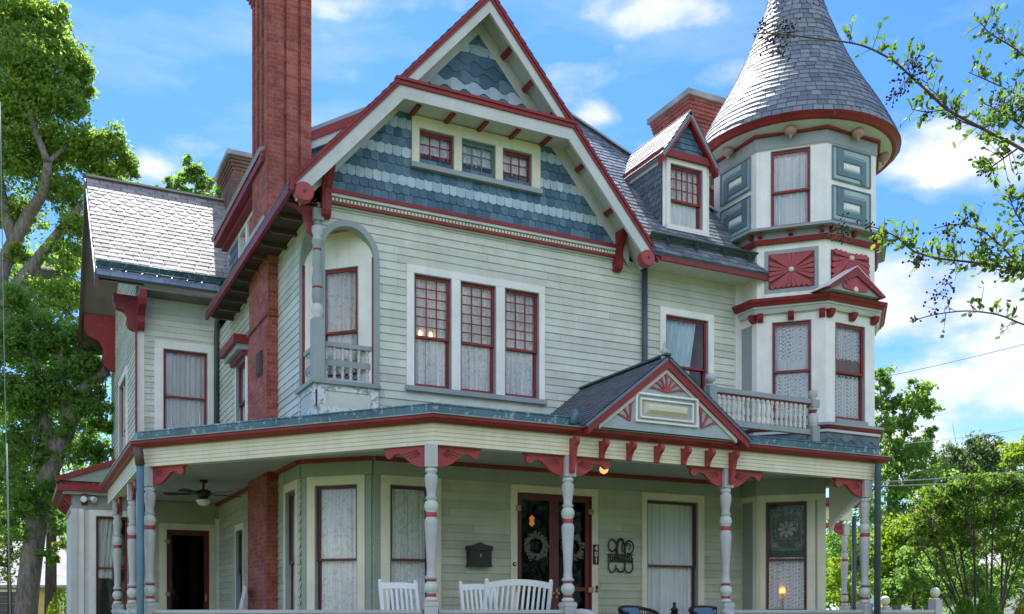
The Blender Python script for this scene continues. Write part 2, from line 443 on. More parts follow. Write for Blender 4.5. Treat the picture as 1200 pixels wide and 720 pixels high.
def shingles(mb, fr, region, h, w, style, th=.012, jit=.0, b0=None, gap=.004, holes=()):
    """lapped shingles over a convex region (CCW list of (a, b)); style(row) -> (shape, material index)"""
    aa = [p[0] for p in region]; bb = [p[1] for p in region]
    b = min(bb) if b0 is None else b0; row = 0
    while b < max(bb):
        shape, m = style(row)
        a = min(aa)-w*(1.0+.5*(row % 2)); j = 0
        while a < max(aa):
            ww = w*(1+random.uniform(-jit, jit))
            dj = random.uniform(-1, 1)*jit*h*.18
            bt = butt(shape, ww-gap, h)
            base = [(a+gap/2+x, b+y+dj) for x, y in bt]
            top = b+h*1.22
            poly = clip_conv(base+[(a+ww-gap/2, top), (a+gap/2, top)], region)
            a += ww; j += 1
            if len(poly) < 3: continue
            ca = sum(p[0] for p in poly)/len(poly); cb = sum(p[1] for p in poly)/len(poly)
            if any(x0 < ca < x1 and y0 < cb < y1 for x0, x1, y0, y1 in holes): continue
            t = random.random(); lift = random.uniform(0, th*.5)*(jit > 0)
            nf = lambda y: th*2-th*(y-b)/h+lift*max(0, 1-(y-b)/h)
            mb.face([fr.P(x, y, nf(y)) for x, y in poly], m, t)
            for i in range(len(poly)):
                p, q = poly[i], poly[(i+1) % len(poly)]
                if p[1] < b+h*.6 and q[1] < b+h*.6 and q[0] > p[0]:
                    mb.face([fr.P(p[0], p[1], nf(p[1])-th*1.3), fr.P(q[0], q[1], nf(q[1])-th*1.3), fr.P(q[0], q[1], nf(q[1])), fr.P(p[0], p[1], nf(p[1]))], m, t)
        b += h; row += 1
def sheet(mb, fr, poly, n=0, m=0, thick=0.0):
    if thick: mb.prism(fr, poly, n-thick, n, m)
    else: mb.face([fr.P(a, b, n) for a, b in poly], m)

# ------------------------------------------------------------------ the house root
HOUSE = empty('victorian_house', (7.5, 16.0, 0.0), 'large sage green Victorian house with dark red trim, blue shingled gable and round slate-roofed turret', 'house')
def part(mb, name, mat, parent=None, label=None):
    return mb.build(name, mat, parent or HOUSE, (parent and wloc(parent)) or Vector((7.5, 16, 0)), label)

ZX = (1, 0, 0)
FR = F3((0, 14, 0), (1, 0, 0))                      # front wall, a = x
SD = F3((3.88, 0, 0), (0, -1, 0))                   # left side wall, a = -y
CH = F3((4.73, 14, 0), (1, -1, 0))                  # chamfered corner, a = 0 at front corner, runs to -1.2
WF = F3((0, 21.7, 0), (1, 0, 0))                    # wing front
WS = F3((2.21, 0, 0), (0, -1, 0))                   # wing left side
GB = F3((0, 13.93, 0), (1, 0, 0))                   # gable shingle plane
RK = F3((0, 13.5, 0), (1, 0, 0))                    # barge plane
TF = F3((0, 12.75, 0), (1, 0, 0))                   # turret front face
TD = F3((12.49, 12.75, 0), (1, -1, 0))              # turret diagonal face, a in [-1.16, 0]
TL = F3((11.67, 0, 0), (0, -1, 0))                  # turret left face
def aD(u, v, fr):                                   # position along a diagonal face for a pixel column
    r = ray(u, v); k = fr.O.x+fr.O.y; t = k/(r[0]+r[1]); p = Vector((r[0]*t, r[1]*t, 0))
    return (p-Vector((fr.O.x, fr.O.y, 0))).dot(fr.A)
def aY(u, y): r = ray(u, 0); return r[0]*y/r[1]
def aXn(u, x): r = ray(u, 0); return -r[1]*x/r[0]

def curtain(fr, a0, a1, b0, b1, n, mat, parent, amp=.028, pitch=.095, lean=0.0, name='curtain', scallop=0):
    mb = MB(); k = max(6, int((a1-a0)/pitch*5)); ph = random.uniform(0, 6)
    up = []; dn = []
    for i in range(k+1):
        t = i/k; a = a0+(a1-a0)*t
        w = math.sin(a/pitch*2*math.pi+ph+1.3*math.sin(a*9+ph))
        w2 = math.sin(a/pitch*1.3*math.pi+ph*2)
        nn = n+amp*w+amp*.5*w2
        bz = b0+(scallop*abs(math.sin(a/.07*math.pi)) if scallop else 0)
        up.append(fr.P(a, b1, n+amp*.5*w)); dn.append(fr.P(a-lean*(1-0), bz, nn))
    for i in range(k):
        mb.face([dn[i], dn[i+1], up[i+1], up[i]], 0, None, True)
    return part(mb, name, mat, parent)
def window(fr, a0, a1, b0, b1, wl=.11, wr=.11, wt=.12, sill=.07, case=None, sash=None, grid=None, rail=.5, cur=(None,), cn=.03,
           grid_low=None, sillmat=None, jamb=None, label=None, rec=.0, single=False, sr=.02):
    """double-hung window: opening a0..a1, b0..b1 with casing; children sash, pane, curtain, sill"""
    case = case or WHITE; sash = sash or RED; jamb = jamb or GREY
    mb = MB()
    if wl: mb.box(fr, a0-wl, a0, b0-.0, b1, -.02, cn)
    if wr: mb.box(fr, a1, a1+wr, b0-.0, b1, -.02, cn)
    if wt: mb.box(fr, a0-wl, a1+wr, b1, b1+wt, -.02, cn+.003)
    for q in ((a0, a0+.012, b0, b1), (a1-.012, a1, b0, b1), (a0+.012, a1-.012, b1-.012, b1)):
        mb.box(fr, q[0], q[1], q[2], q[3], -.14, cn-.006, 1)
    w = part(mb, 'window', [case, jamb], None, label)
    if sill:
        ms = MB(); ms.box(fr, a0-wl-(.02 if wl else 0), a1+wr+sr, b0-sill, b0, -.12, cn+.045); part(ms, 'sill', sillmat or GREY, w)
    A0, A1, B1 = a0+.013, a1-.013, b1-.013
    zm = b0+(B1-b0)*(1-rail); st = .03 if single else .042
    up = MB(); lo = MB(); pn = MB()
    n1, n0 = -.022-rec, -.052-rec
    def sashbox(m, x0, x1, y0, y1, na, nb, bot, top, g):
        m.box(fr, x0, x0+st, y0, y1, na, nb); m.box(fr, x1-st, x1, y0, y1, na, nb)
        m.box(fr, x0+st, x1-st, y0, y0+bot, na, nb-.002); m.box(fr, x0+st, x1-st, y1-top, y1, na, nb-.002)
        if g:
            c, r = g
            for i in range(1, c):
                x = x0+st+(x1-x0-2*st)*i/c; m.box(fr, x-.008, x+.008, y0+bot, y1-top, na+.004, nb-.008)
            for i in range(1, r):
                y = y0+bot+(y1-top-y0-bot)*i/r; m.box(fr, x0+st, x1-st, y-.008, y+.008, na+.004, nb-.010)
    if single:
        sashbox(up, A0, A1, b0, B1, n0, n1, .05, .045, grid)
        pn.face([fr.P(A0+st, b0+.05, (n0+n1)/2-.004), fr.P(A1-st, b0+.05, (n0+n1)/2-.004), fr.P(A1-st, B1-.045, (n0+n1)/2-.004), fr.P(A0+st, B1-.045, (n0+n1)/2-.004)])
    else:
        sashbox(up, A0, A1, zm-.018, B1, n0, n1, .036, .045, grid)
        sashbox(lo, A0, A1, b0, zm+.018, n0-.034, n1-.034, .065, .036, grid_low)
        for y0, y1, nn in ((zm+.018, B1-.045, (n0+n1)/2-.004), (b0+.065, zm-.018, (n0+n1)/2-.038)):
            pn.face([fr.P(A0+st, y0, nn), fr.P(A1-st, y0, nn), fr.P(A1-st, y1, nn), fr.P(A0+st, y1, nn)])
    part(up, 'sash', sash, w)
    if lo.f: part(lo, 'sash', sash, w)
    part(pn, 'pane', GLASS, w)
    for c in cur:
        if c is None: continue
        mat = c[0]; x0, x1, y0, y1 = c[1]; kw = c[2] if len(c) > 2 else {}
        W_, H_ = a1-a0, b1-b0
        curtain(fr, a0+W_*x0, a0+W_*x1, b0+H_*y0, b0+H_*y1, -.105-rec, mat, w, **kw)
    return w
FULL = (0, 1, .0, 1)

# ------------------------------------------------------------------ walls
Z1 = 3.67        # head line of the ground floor casings
ZC = 3.93        # porch ceiling
FLR = .90        # porch floor
SILL2 = 5.04; HEAD2 = 6.76
wx = [aY(u, 14) for u in (484.3, 528.5, 538.5, 580.5, 590.5, 631.0)]
rx = [aY(u, 14) for u in (779, 829)]
arch_c, arch_r = (3.88+4.76)/2, (4.76-3.88)/2
AZ0, AZ1 = 4.98, 6.87                               # sill and spring line of the balcony arch
def arch_half(z):
    if z <= AZ1: return arch_r
    t = min(1, (z-AZ1)/.43); return arch_r*math.sqrt(max(0, 1-t*t))
arch_ex = [AZ1+.43*math.sin(math.pi/2*k/12) for k in range(13)]
# upper front wall
mb = MB()
ops = [(lambda z: arch_c-arch_half(z), lambda z: arch_c+arch_half(z), AZ0, AZ1+.43)]
for i in range(3): ops.append((wx[2*i], wx[2*i+1], SILL2, HEAD2))
ops.append((rx[0], rx[1], SILL2, HEAD2))
clap(mb, FR, 3.88, 11.67, 4.1, 7.56, ops=ops, extra=arch_ex, zref=4.1)
part(mb, 'upper_front_wall', SAGE)
# upper side wall
mb = MB()
arch_cs, = (-(14+14.87)/2,)
ops = [(lambda z: arch_cs-arch_half(z), lambda z: arch_cs+arch_half(z), AZ0, AZ1+.43)]
sw0, sw1 = -19.75, -18.85
ops.append((sw0, sw1, 4.9, 6.45))
clap(mb, SD, -21.7, -14, 4.1, 7.62, ops=ops, extra=arch_ex, zref=4.1)
part(mb, 'upper_side_wall', SAGE)
# lower front wall, door and window openings
dx = [aY(605, 14), aY(692.5, 14)]
DT = 3.53
w1x = [aY(757, 14), aY(817, 14)]
bx = [aY(456, 14), aY(504, 14)]
mb = MB()
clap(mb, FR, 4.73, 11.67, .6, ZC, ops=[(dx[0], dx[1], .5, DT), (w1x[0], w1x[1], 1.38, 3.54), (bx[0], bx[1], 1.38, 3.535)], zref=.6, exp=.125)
part(mb, 'lower_front_wall', SAGESHADE)
mb = MB()
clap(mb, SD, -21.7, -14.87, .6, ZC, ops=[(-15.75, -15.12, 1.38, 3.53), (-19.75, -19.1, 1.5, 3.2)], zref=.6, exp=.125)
part(mb, 'lower_side_wall', SAGESHADE)
# chamfered corner, both floors
cx = [aD(370, 600, CH), aD(420, 600, CH)]
c2 = [aD(376, 350, CH), aD(420, 350, CH)]
def flat_wall(mb, fr, a0, a1, b0, b1, ops, th=.02, m=0):
    xs = sorted({a0, a1}|{o[0] for o in ops}|{o[1] for o in ops}); ys = sorted({b0, b1}|{o[2] for o in ops}|{o[3] for o in ops})
    for i in range(len(xs)-1):
        for j in range(len(ys)-1):
            xm, ym = (xs[i]+xs[i+1])/2, (ys[j]+ys[j+1])/2
            if any(o[0] < xm < o[1] and o[2] < ym < o[3] for o in ops): continue
            if not (a0 < xm < a1 and b0 < ym < b1): continue
            mb.face([fr.P(xs[i], ys[j]), fr.P(xs[i+1], ys[j]), fr.P(xs[i+1], ys[j+1]), fr.P(xs[i], ys[j+1])], m)
mb = MB(); flat_wall(mb, CH, -1.21, 0, .6, ZC, [(cx[0], cx[1], 1.38, 3.535)]); part(mb, 'corner_wall', OLIVE)
mb = MB(); flat_wall(mb, CH, -1.21, 0, AZ0, 7.5, [(c2[0], c2[1], 5.15, 6.80)]); part(mb, 'balcony_wall', WHITE)
# floor panels between the ground floor casings (grey green boards)
mb = MB()
mb.box(FR, 4.74, 5.84, 3.665, ZC, 0, .034); mb.box(CH, -1.2, -.005, 3.665, ZC, 0, .034); mb.box(SD, -15.9, -14.875, 3.665, ZC, 0, .034)
mb.box(FR, 5.84, 11.66, 3.665, ZC, .0, .026)
part(mb, 'frieze_board', OLIVE)
mb = MB()      # red crown at porch ceiling
for fr, a, b in ((FR, 4.75, 11.66), (CH, -1.2, -.01), (SD, -21.69, -14.88)):
    mb.box(fr, a, b, ZC-.06, ZC, .04, .085)
part(mb, 'crown_moulding', RED)
# wing walls
mb = MB()
wwx = [aY(191, 21.7), aY(243, 21.7)]
clap(mb, WF, 2.21, 3.88, 4.1, 8.35, ops=[(wwx[0], wwx[1], 5.35, 7.13)], zref=4.1)
part(mb, 'wing_front_wall', SAGE)
mb = MB()
sdx = [aY(195, 21.7), aY(245, 21.7)]
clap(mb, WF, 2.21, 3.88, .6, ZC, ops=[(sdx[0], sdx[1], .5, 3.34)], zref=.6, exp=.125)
part(mb, 'wing_porch_wall', SAGESHADE)
mb = MB()
RIDY, RIDZ = 24.25, 11.35
clap(mb, WS, lambda z: -27.7 if z < 8.3 else -(RIDY+(RIDZ-z)), lambda z: -21.7 if z < 8.3 else -(RIDY-(RIDZ-z)*.84), .6, 11.2,
     ops=[(-25.2, -23.6, 4.7, 6.95)], zref=.6)
part(mb, 'wing_side_wall', SAGE)
# rear and right-hand shell, with nothing to see but the light it stops
mb = MB()
BK = F3((0, 24.6, 0), (-1, 0, 0)); RT = F3((13.3, 0, 0), (0, 1, 0))
clap(mb, BK, -13.3, -2.21, .6, 7.7, exp=.121); clap(mb, RT, 15.2, 24.6, .6, 7.7, exp=.121)
part(mb, 'rear_wall', SAGE)
mb = MB()
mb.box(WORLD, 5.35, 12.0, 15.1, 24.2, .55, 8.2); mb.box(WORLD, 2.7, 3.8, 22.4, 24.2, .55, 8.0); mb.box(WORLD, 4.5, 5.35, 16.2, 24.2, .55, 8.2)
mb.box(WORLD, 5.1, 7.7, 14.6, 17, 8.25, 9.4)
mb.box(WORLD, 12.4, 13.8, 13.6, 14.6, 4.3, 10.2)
part(mb, 'light_block_core', DIM)  # dark boxes added inside the house to block light behind the windows
# foundation
mb = MB()
mb.box(WORLD, 4.4, 13.3, 14.05, 24.5, 0, .6); mb.box(WORLD, 2.25, 4.4, 21.75, 27.6, 0, .6); mb.box(WORLD, 3.92, 4.4, 14.9, 21.7, 0, .6)
part(mb, 'foundation', BRICK)
# corner boards
mb = MB()
mb.box(WF, 2.2, 2.36, 4.1, 8.0, 0, .03); mb.box(WS, -21.72, -21.62, 4.1, 8.0, .0, .028, 1)
part(mb, 'corner_board', [WHITE, RED]); mb = MB()
mb.box(FR, 11.53, 11.668, 4.1, 7.5, 0, .03); part(mb, 'corner_board', WHITE); mb = MB()
mb.box(WF, 3.79, 3.875, .7, 3.6, 0, .03)
part(mb, 'corner_board', [WHITE, RED])

# ------------------------------------------------------------------ windows
def n_w(*a, **k): return window(*a, **k)
for i in range(3):
    a0, a1 = wx[2*i], wx[2*i+1]
    g = (wx[2*i+2]-a1) if i < 2 else .1
    n_w(FR, a0, a1, SILL2, HEAD2, wl=.115 if i == 0 else 0, wr=g, wt=.115, cn=.035, grid=(3, 6), rail=.545, sill=.075, sr=.02 if i == 2 else 0,
        cur=[(LACE, FULL)], label='tall red sash window of the upper storey with small panes over lace')
n_w(FR, rx[0], rx[1], SILL2, HEAD2, wl=.115, wr=.12, wt=.115, cn=.035, rail=.5,
    cur=[(BLUECURT, (.02, .80, .28, 1), dict(lean=.22, amp=.035)), (BLUECURT, (0, .42, .0, .30), dict(amp=.02))], label='upper window with a tied back pale blue curtain')
n_w(FR, w1x[0], w1x[1], 1.38, 3.54, wl=.10, wr=.13, wt=.12, case=CREAM, sash=SHADERED, cn=.035, cur=[(SHEER, FULL)], rail=.52, sillmat=CREAM)
n_w(FR, bx[0], bx[1], 1.38, 3.535, wl=.14, wr=.17, wt=.13, case=CREAM, sash=SHADERED, cn=.038, cur=[(LACE, FULL)], rail=.52, sillmat=CREAM)
n_w(CH, cx[0], cx[1], 1.38, 3.535, wl=.13, wr=.12, wt=.13, case=CREAM, sash=SHADERED, cn=.038, cur=[(LACE, FULL)], rail=.52, sillmat=CREAM)
n_w(SD, -15.75, -15.12, 1.38, 3.53, wl=.12, wr=.12, wt=.13, case=CREAM, sash=SHADERED, cn=.038, cur=[(LACE, FULL)], rail=.52, sillmat=CREAM)
n_w(SD, -19.75, -19.1, 1.5, 3.2, wl=.1, wr=.1, wt=.12, case=CREAM, sash=SHADERED, cn=.035, cur=[(SHEER, FULL)], sillmat=CREAM)
n_w(CH, c2[0], c2[1], 5.15, 6.80, wl=0, wr=0, wt=0, cn=.01, cur=[(LACE, FULL)], rail=.58, sill=.06, label='red balcony window behind the corner column, lace curtains')
n_w(WF, wwx[0], wwx[1], 5.35, 7.13, wl=.17, wr=.17, wt=.17, cn=.035, cur=[(SHEER, (0, 1, 0, 1), dict(amp=.03))], rail=.55)
n_w(WS, -25.2, -23.6, 4.7, 6.95, wl=.15, wr=.15, wt=.15, cn=.04, cur=[(SHEER, FULL)])
n_w(SD, sw0, sw1, 4.9, 6.45, wl=.1, wr=.1, wt=.1, cn=.035, cur=[(SHEER, FULL)])
mb = MB(); mb.box(SD, sw0-.25, sw1+.25, 6.62, 6.78, .0, .30); mb.box(SD, sw0-.2, sw1+.2, 6.52, 6.62, 0, .22, 1); mb.box(SD, sw0-.15, sw1+.15, 6.44, 6.52, 0, .12)
part(mb, 'window_hood', [RED, GREY])
# corner pilasters of the bay, ground floor (cream stiles already given by the casings): slim olive panels
mb = MB()
mb.box(CH, -.13, -.02, 1.0, 3.66, .002, .02); mb.box(FR, 4.75, 4.84, 1.0, 3.66, .004, .02); mb.box(CH, -1.19, -1.08, 1.0, 3.66, .002, .02)
part(mb, 'pilaster', OLIVE)

# ------------------------------------------------------------------ doors
def door_case(fr, a0, a1, top, wl, wr, wt, mat, name='door_frame'):
    m_ = MB(); m_.box(fr, a0-wl, a0, FLR, top, -.02, .04); m_.box(fr, a1, a1+wr, FLR, top, -.02, .04); m_.box(fr, a0-wl, a1+wr, top, top+wt, -.02, .043)
    m_.box(fr, a0, a0+.015, FLR, top, -.12, .03, 1); m_.box(fr, a1-.015, a1, FLR, top, -.12, .03, 1); m_.box(fr, a0+.015, a1-.015, top-.015, top, -.12, .03, 1)
    return part(m_, name, [mat, RED])
df = door_case(FR, dx[0], dx[1], DT, .115, .115, .12, CREAM)
SCREEN = glass_mat('door_screen', (.10, .10, .11), .22)
def leaf(fr, a0, a1, b0, b1, rails, parent_label=None, hinge_left=True):
    m_ = MB(); st = .085
    m_.box(fr, a0, a0+st, b0, b1, -.05, -.012); m_.box(fr, a1-st, a1, b0, b1, -.05, -.012)
    for y0, y1 in [(b0, b0+.22), (b1-.09, b1)]+rails: m_.box(fr, a0+st, a1-st, y0, y1, -.05, -.014)
    d = part(m_, 'door', SHADERED)
    g = MB(); g.face([fr.P(a0+st, b0+.22, -.035), fr.P(a1-st, b0+.22, -.035), fr.P(a1-st, b1-.09, -.035), fr.P(a0+st, b1-.09, -.035)]); part(g, 'pane', SCREEN, d)
    hx = a0 if hinge_left else a1
    for z in (b1-.28, b0+1.02):
        h = MB(); h.box(fr, hx-.045, hx+.045, z, z+.085, -.008, .046); part(h, 'hinge', BRASS, d)
    kx = a1-.045 if hinge_left else a0+.045
    h = MB(); h.box(fr, kx-.018, kx+.018, b0+.92, b0+1.08, -.012, .0); h.lathe(fr.P(kx, b0+1.0, 0), [(.012, 0), (.012, .03), (.026, .035), (.026, .06), (.01, .066)], 10, ax=fr.N); part(h, 'handle', BRASS, d)
    return d
mid = (dx[0]+dx[1])/2
leaf(FR, dx[0]+.016, mid-.002, FLR+.02, DT-.017, [(1.96, 2.03)], None, True)
leaf(FR, mid+.002, dx[1]-.016, FLR+.02, DT-.017, [(1.96, 2.03)], None, False)
df2 = door_case(WF, sdx[0], sdx[1], 3.34, .14, .13, .13, CREAM)
m_ = MB()
leaf(WF, sdx[0]+.016, sdx[1]-.016, FLR+.02, 3.32, [(1.5, 1.6)], None, True)
# ------------------------------------------------------------------ front gable
K = 1.134; TH2 = math.atan(K); C2, S2 = math.cos(TH2), math.sin(TH2)
AX, AZ = 6.41, 11.03
zr = lambda x: AZ-1.127*abs(x-AX)
def rake_poly(x0, x1, lo, hi, zmin=None, zmax=None):
    p = [(x0, zr(x0)-hi), (x1, zr(x1)-hi), (x1, zr(x1)-lo), (x0, zr(x0)-lo)]
    if zmin is not None: p = clip_half(p, 0, zmin, 0, 1)
    if zmax is not None: p = clip_half(p, 0, zmax, 0, -1)
    return p
mb = MB()
for x0, x1 in ((3.33, AX), (AX, 9.50)):
    mb.prism(RK, rake_poly(x0, x1, 0, .055), -.03, .062); mb.prism(RK, rake_poly(x0, x1, .055, .125), -.03, .042)
xc = 1.52
mb.box(RK, AX-xc, AX+xc, 9.335, 9.375, -.03, .075); mb.box(RK, AX-xc, AX+xc, 9.275, 9.335, -.03, .052)
part(mb, 'rake_moulding', RED)
mb = MB()
for x0, x1 in ((3.45, AX), (AX, 9.36)):
    mb.prism(RK, rake_poly(x0, x1, .125, .31, zmin=9.36), -.03, .018)
    mb.prism(RK, rake_poly(x0, x1, .125, .385, zmax=9.275), -.03, .018)
mb.prism(RK, [(AX-1.62, 9.09), (AX+1.62, 9.09), (AX+1.5, 9.275), (AX-1.5, 9.275)], -.03, .0205)
part(mb, 'bargeboard', PALEGREY)
mb = MB()      # soffits of the overhang
for x0, x1 in ((3.36, AX), (AX, 9.47)):
    mb.face([Vector((x0, 13.52, zr(x0)-.15)), Vector((x1, 13.52, zr(x1)-.15)), Vector((x1, 14.0, zr(x1)-.15)), Vector((x0, 14.0, zr(x0)-.15))])
mb.box(WORLD, AX-1.53, AX+1.53, 13.53, 13.93, 9.12, 9.24)
part(mb, 'gable_soffit', PALEGREY)
mb = MB()
gw = [aY(u, 13.93) for u in (490, 531, 539.5, 579.5, 587.5, 622)]
GZ0, GZ1 = 8.385, 8.93
hole = (gw[0]-.05, gw[5]+.1, GZ0-.02, 9.08)
st_low = lambda r: (('notch', 1) if r % 3 == 2 else ('round', 0))
low = [(3.9, 7.75), (8.93, 7.75), (8.93, 8.1), (7.95, 9.2), (4.87, 9.2), (3.9, 8.1)]
for q in ([(3.9, 7.7), (8.95, 7.7), (8.95, GZ0), (3.9, GZ0)], [(3.9, GZ0), (gw[0]-.02, GZ0), (gw[0]-.02, 9.3), (3.9, 9.3)], [(gw[5]+.02, GZ0), (8.95, GZ0), (8.95, 9.3), (gw[5]+.02, 9.3)], [(gw[0]-.02, GZ1), (gw[5]+.02, GZ1), (gw[5]+.02, 9.3), (gw[0]-.02, 9.3)]):
    q = clip_conv(q, [(3.5, 7.6), (9.3, 7.6), (9.3, zr(9.3)-.17), (AX, AZ-.17), (3.5, zr(3.5)-.17)])
    if len(q) > 2: sheet(mb, GB, q, 0)
shingles(mb, GB, low, .142, .132, st_low, th=.011, jit=.10, b0=7.74, holes=[hole])
up = [(4.95, 9.37), (7.87, 9.37), (AX, 10.98)]
sheet(mb, GB, [(4.97, 9.25), (7.85, 9.25), (AX, 10.86)], 0)
st_up = lambda r: ('notch', 0) if r <= 1 else (('wave', 1) if r == 2 else (('notch', 1) if r == 6 else (('notch', 0) if r > 6 else ('wave', 0))))
shingles(mb, GB, up, .155, .33, st_up, th=.012, jit=.0, b0=9.355)
part(mb, 'gable_wall', [SHDARK, SHLIGHT])
mb = MB()
for x0, x1 in ((4.5, AX), (AX, 8.3)):
    mb.prism(GB, rake_poly(x0, x1, .16, .42, zmin=9.30), .0, .03)
for x0, x1 in ((3.6, 5.3), (7.5, 9.2)):
    mb.prism(GB, rake_poly(x0, x1, .16, .44, zmax=9.12), .0, .032)
part(mb, 'rake_trim', PALEGREY)
for i in range(3):
    a0, a1 = gw[2*i], gw[2*i+1]
    window(GB, a0, a1, GZ0, GZ1, wl=.115 if i == 0 else 0, wr=(gw[2*i+2]-a1) if i < 2 else .15, wt=.17, sill=.075, case=CREAM, cn=.05, sr=.02 if i == 2 else 0,
           sash=[RED, SLATEBLUE, RED][i], grid=(3, 3), single=True, rec=.0,
           cur=[(LACE, (0, 1, .36, 1), dict(scallop=.05))], jamb=OLIVE, label=['small red attic window', 'small slate blue attic window', 'small red attic window with shaded panes'][i])
mb = MB()
D0, D1 = 4.0, 8.93
mb.box(FR, D0, D1, 7.695, 7.752, 0, .13); mb.box(FR, D0, D1, 7.545, 7.583, 0, .095)
part(mb, 'gable_band', RED)
mb = MB()
mb.box(FR, D0, D1, 7.652, 7.695, 0, .11, 0); mb.box(FR, D0, D1, 7.583, 7.652, 0, .075, 1); mb.box(FR, D0, D1, 7.52, 7.545, 0, .05, 0)
x = D0+.02
while x < D1-.03:
    mb.box(FR, x, x+.028, 7.587, 7.628, .075, .105, 2); x += .056
part(mb, 'dentil_course', [PALEGREY, OLIVE, CREAM])
prof = [(0, 7.33), (.07, 7.325), (.125, 7.36), (.14, 7.42), (.135, 7.60), (.16, 7.72), (.27, 7.87), (.36, 7.98), (.42, 8.12), (.43, 8.28), (0, 8.28)]
BRX = [(3.99, 14.0), (8.99, 14.0)]
for x, y in BRX:
    fr = F3((x, y, 0), (0, -1, 0)); mb = MB(); mb.prism(fr, [(a, min(b, zr(x)-.17)) for a, b in prof], -.065, .065)
    mb.prism(fr, [(a*1.0+.012, b) for a, b in prof[1:8]]+[(.2, 7.9), (.08, 7.62), (.06, 7.4)], -.03, .03)
    part(mb, 'bracket', RED)
fr = F3((3.88, 14.07, 0), (-1, 0, 0)); mb = MB(); mb.prism(fr, [(a, b-.05) for a, b in prof[:9]]+[(.42, 7.6), (0, 7.6)][::1] if False else [(0, 7.1), (.06, 7.1), (.13, 7.16), (.16, 7.26), (.19, 7.4), (.30, 7.47), (.45, 7.5), (0, 7.5)], -.06, .06); part(mb, 'bracket', RED)
for x in (3.55, 9.27):
    mb = MB(); r = .135
    mb.lathe(Vector((x, 13.56, 7.44)), [(r, -.0), (r, .12), (r-.012, .135), (.03, .135)], 28, ax=(0, -1, 0), smooth=False)
    o = part(mb, 'rosette', ROSE)
    mb = MB(); mb.lathe(Vector((x, 13.43, 7.44)), [(.024, 0), (.024, .0065)], 12, ax=(0, -1, 0)); part(mb, 'rosette_eye', BLACK, o)
# lookouts: little red blocks on the soffits
for t in (.30, .55, .80):
    x = AX+1.5*t; mb = MB(); B = Vector((C2, 0, -S2)); fr = F3((x, 13.72, zr(x)-.15), B, (0, 1, 0)); mb.box(fr, -.04, .04, -.2, .2, -.07, .0); mb.box(fr, -.04, .04, -.2, .2, 0, .07); part(mb, 'lookout', RED)
for x in (5.3, 5.85, 6.4, 6.95, 7.5):
    mb = MB(); mb.box(WORLD, x-.03, x+.03, 13.56, 13.88, 9.075, 9.12); part(mb, 'lookout', RED)
for x in (8.2, 8.75):
    mb = MB(); fr = F3((x, 13.72, zr(x)-.15), (C2, 0, -S2), (0, 1, 0)); mb.box(fr, -.04, .04, -.2, .2, -.06, .06); part(mb, 'lookout', RED)

# ------------------------------------------------------------------ main roofs
EZ = 7.545
LS = F3((3.35, 0, EZ), (0, -1, 0), (C2, 0, S2))     # left slope, a = -y, b up the slope
FS = F3((0, 13.4, EZ), (1, 0, 0), (0, C2, S2))      # front slope
RS = F3((9.47, 0, EZ), (0, 1, 0), (-C2, 0, S2))     # right slope of the gable, a = y
L = lambda run: run/C2
mb = MB()
sheet(mb, LS, [(-20.25, 0), (-13.47, 0), (-13.47, L(3.06)), (-16.46, L(3.06)), (-18.2, L(4.85)), (-20.2, L(4.85)), (-24.1, L(.9)), (-20.25, L(.9))], .0, 0, .07)
shingles(mb, LS, [(-20.25, 0), (-13.43, 0), (-13.43, L(3.06)), (-16.46, L(3.06)), (-20.25, L(3.06))], .17, .24, lambda r: ('sq', 0), jit=.05)
sheet(mb, RS, [(13.47, 0), (13.5, 0), (16.5, L(3.06)), (13.47, L(3.06))], .0, 0, .07); shingles(mb, RS, [(13.43, 0), (13.5, 0), (16.5, L(3.06)), (13.43, L(3.06))], .17, .24, lambda r: ('sq', 0), jit=.05)
BS = F3((0, 25.0, EZ), (-1, 0, 0), (0, -C2, S2)); ES = F3((13.0, 0, EZ), (0, 1, 0), (-C2, 0, S2))
sheet(mb, BS, [(-13, 0), (-3.35, 0), (-8.2, L(4.82))], .05, 0, .07)
sheet(mb, ES, [(13.4, 0), (25, 0), (20.2, L(4.8)), (18.2, L(4.8))], .05, 0, .07)
part(mb, 'roof', SLATE)
mb = MB()
reg = [(9.40, 0), (13.0, 0), (8.25, L(4.75)), (7.9, L(4.75)), (6.41, L(3.06))]
sheet(mb, FS, reg, .0, 1, .05)
shingles(mb, FS, reg, .135, .20, lambda r: (('scallop', 0) if r in (14, 15, 16, 17, 18) else ('sq', 0)), th=.010, jit=.09, gap=.013)
part(mb, 'roof', [SLATE, SLATEDK])
mb = MB()      # ridge cappings
mb.bar((13.0, 13.4, EZ+.05), (8.22, 18.18, EZ+4.8*K+.06), .2, .03); mb.bar((AX, 13.42, EZ+3.06*K+.01), (AX, 16.5, EZ+3.06*K+.01), .12, .04)
part(mb, 'ridge_capping', LEAD)
mb = MB()      # standing gutter on the front slope
mb.box(FS, 9.43, 12.0, .40, .425, .015, .13); mb.tube([FS.P(9.43, .41, .14), FS.P(12.0, .41, .14)], .022, 8); mb.tube([FS.P(9.43, .375, .02), FS.P(12.0, .375, .02)], .016, 8)
for x in (9.75, 10.35, 10.95, 11.5): mb.box(FS, x-.01, x+.01, .27, .405, .02, .10)
part(mb, 'gutter', GUTTER)
mb = MB()      # eaves: fascia, soffit and rafter tails
mb.box(WORLD, 9.52, 11.9, 13.42, 13.47, EZ-.10, EZ-.03); part(mb, 'fascia', RED); mb = MB()
mb.box(WORLD, 3.345, 3.40, 13.42, 20.25, EZ-.12, EZ+.015)
part(mb, 'fascia', RED)
mb = MB(); mb.box(WORLD, 9.52, 11.9, 13.47, 14.0, EZ-.07, EZ-.04); part(mb, 'soffit', SAGE)
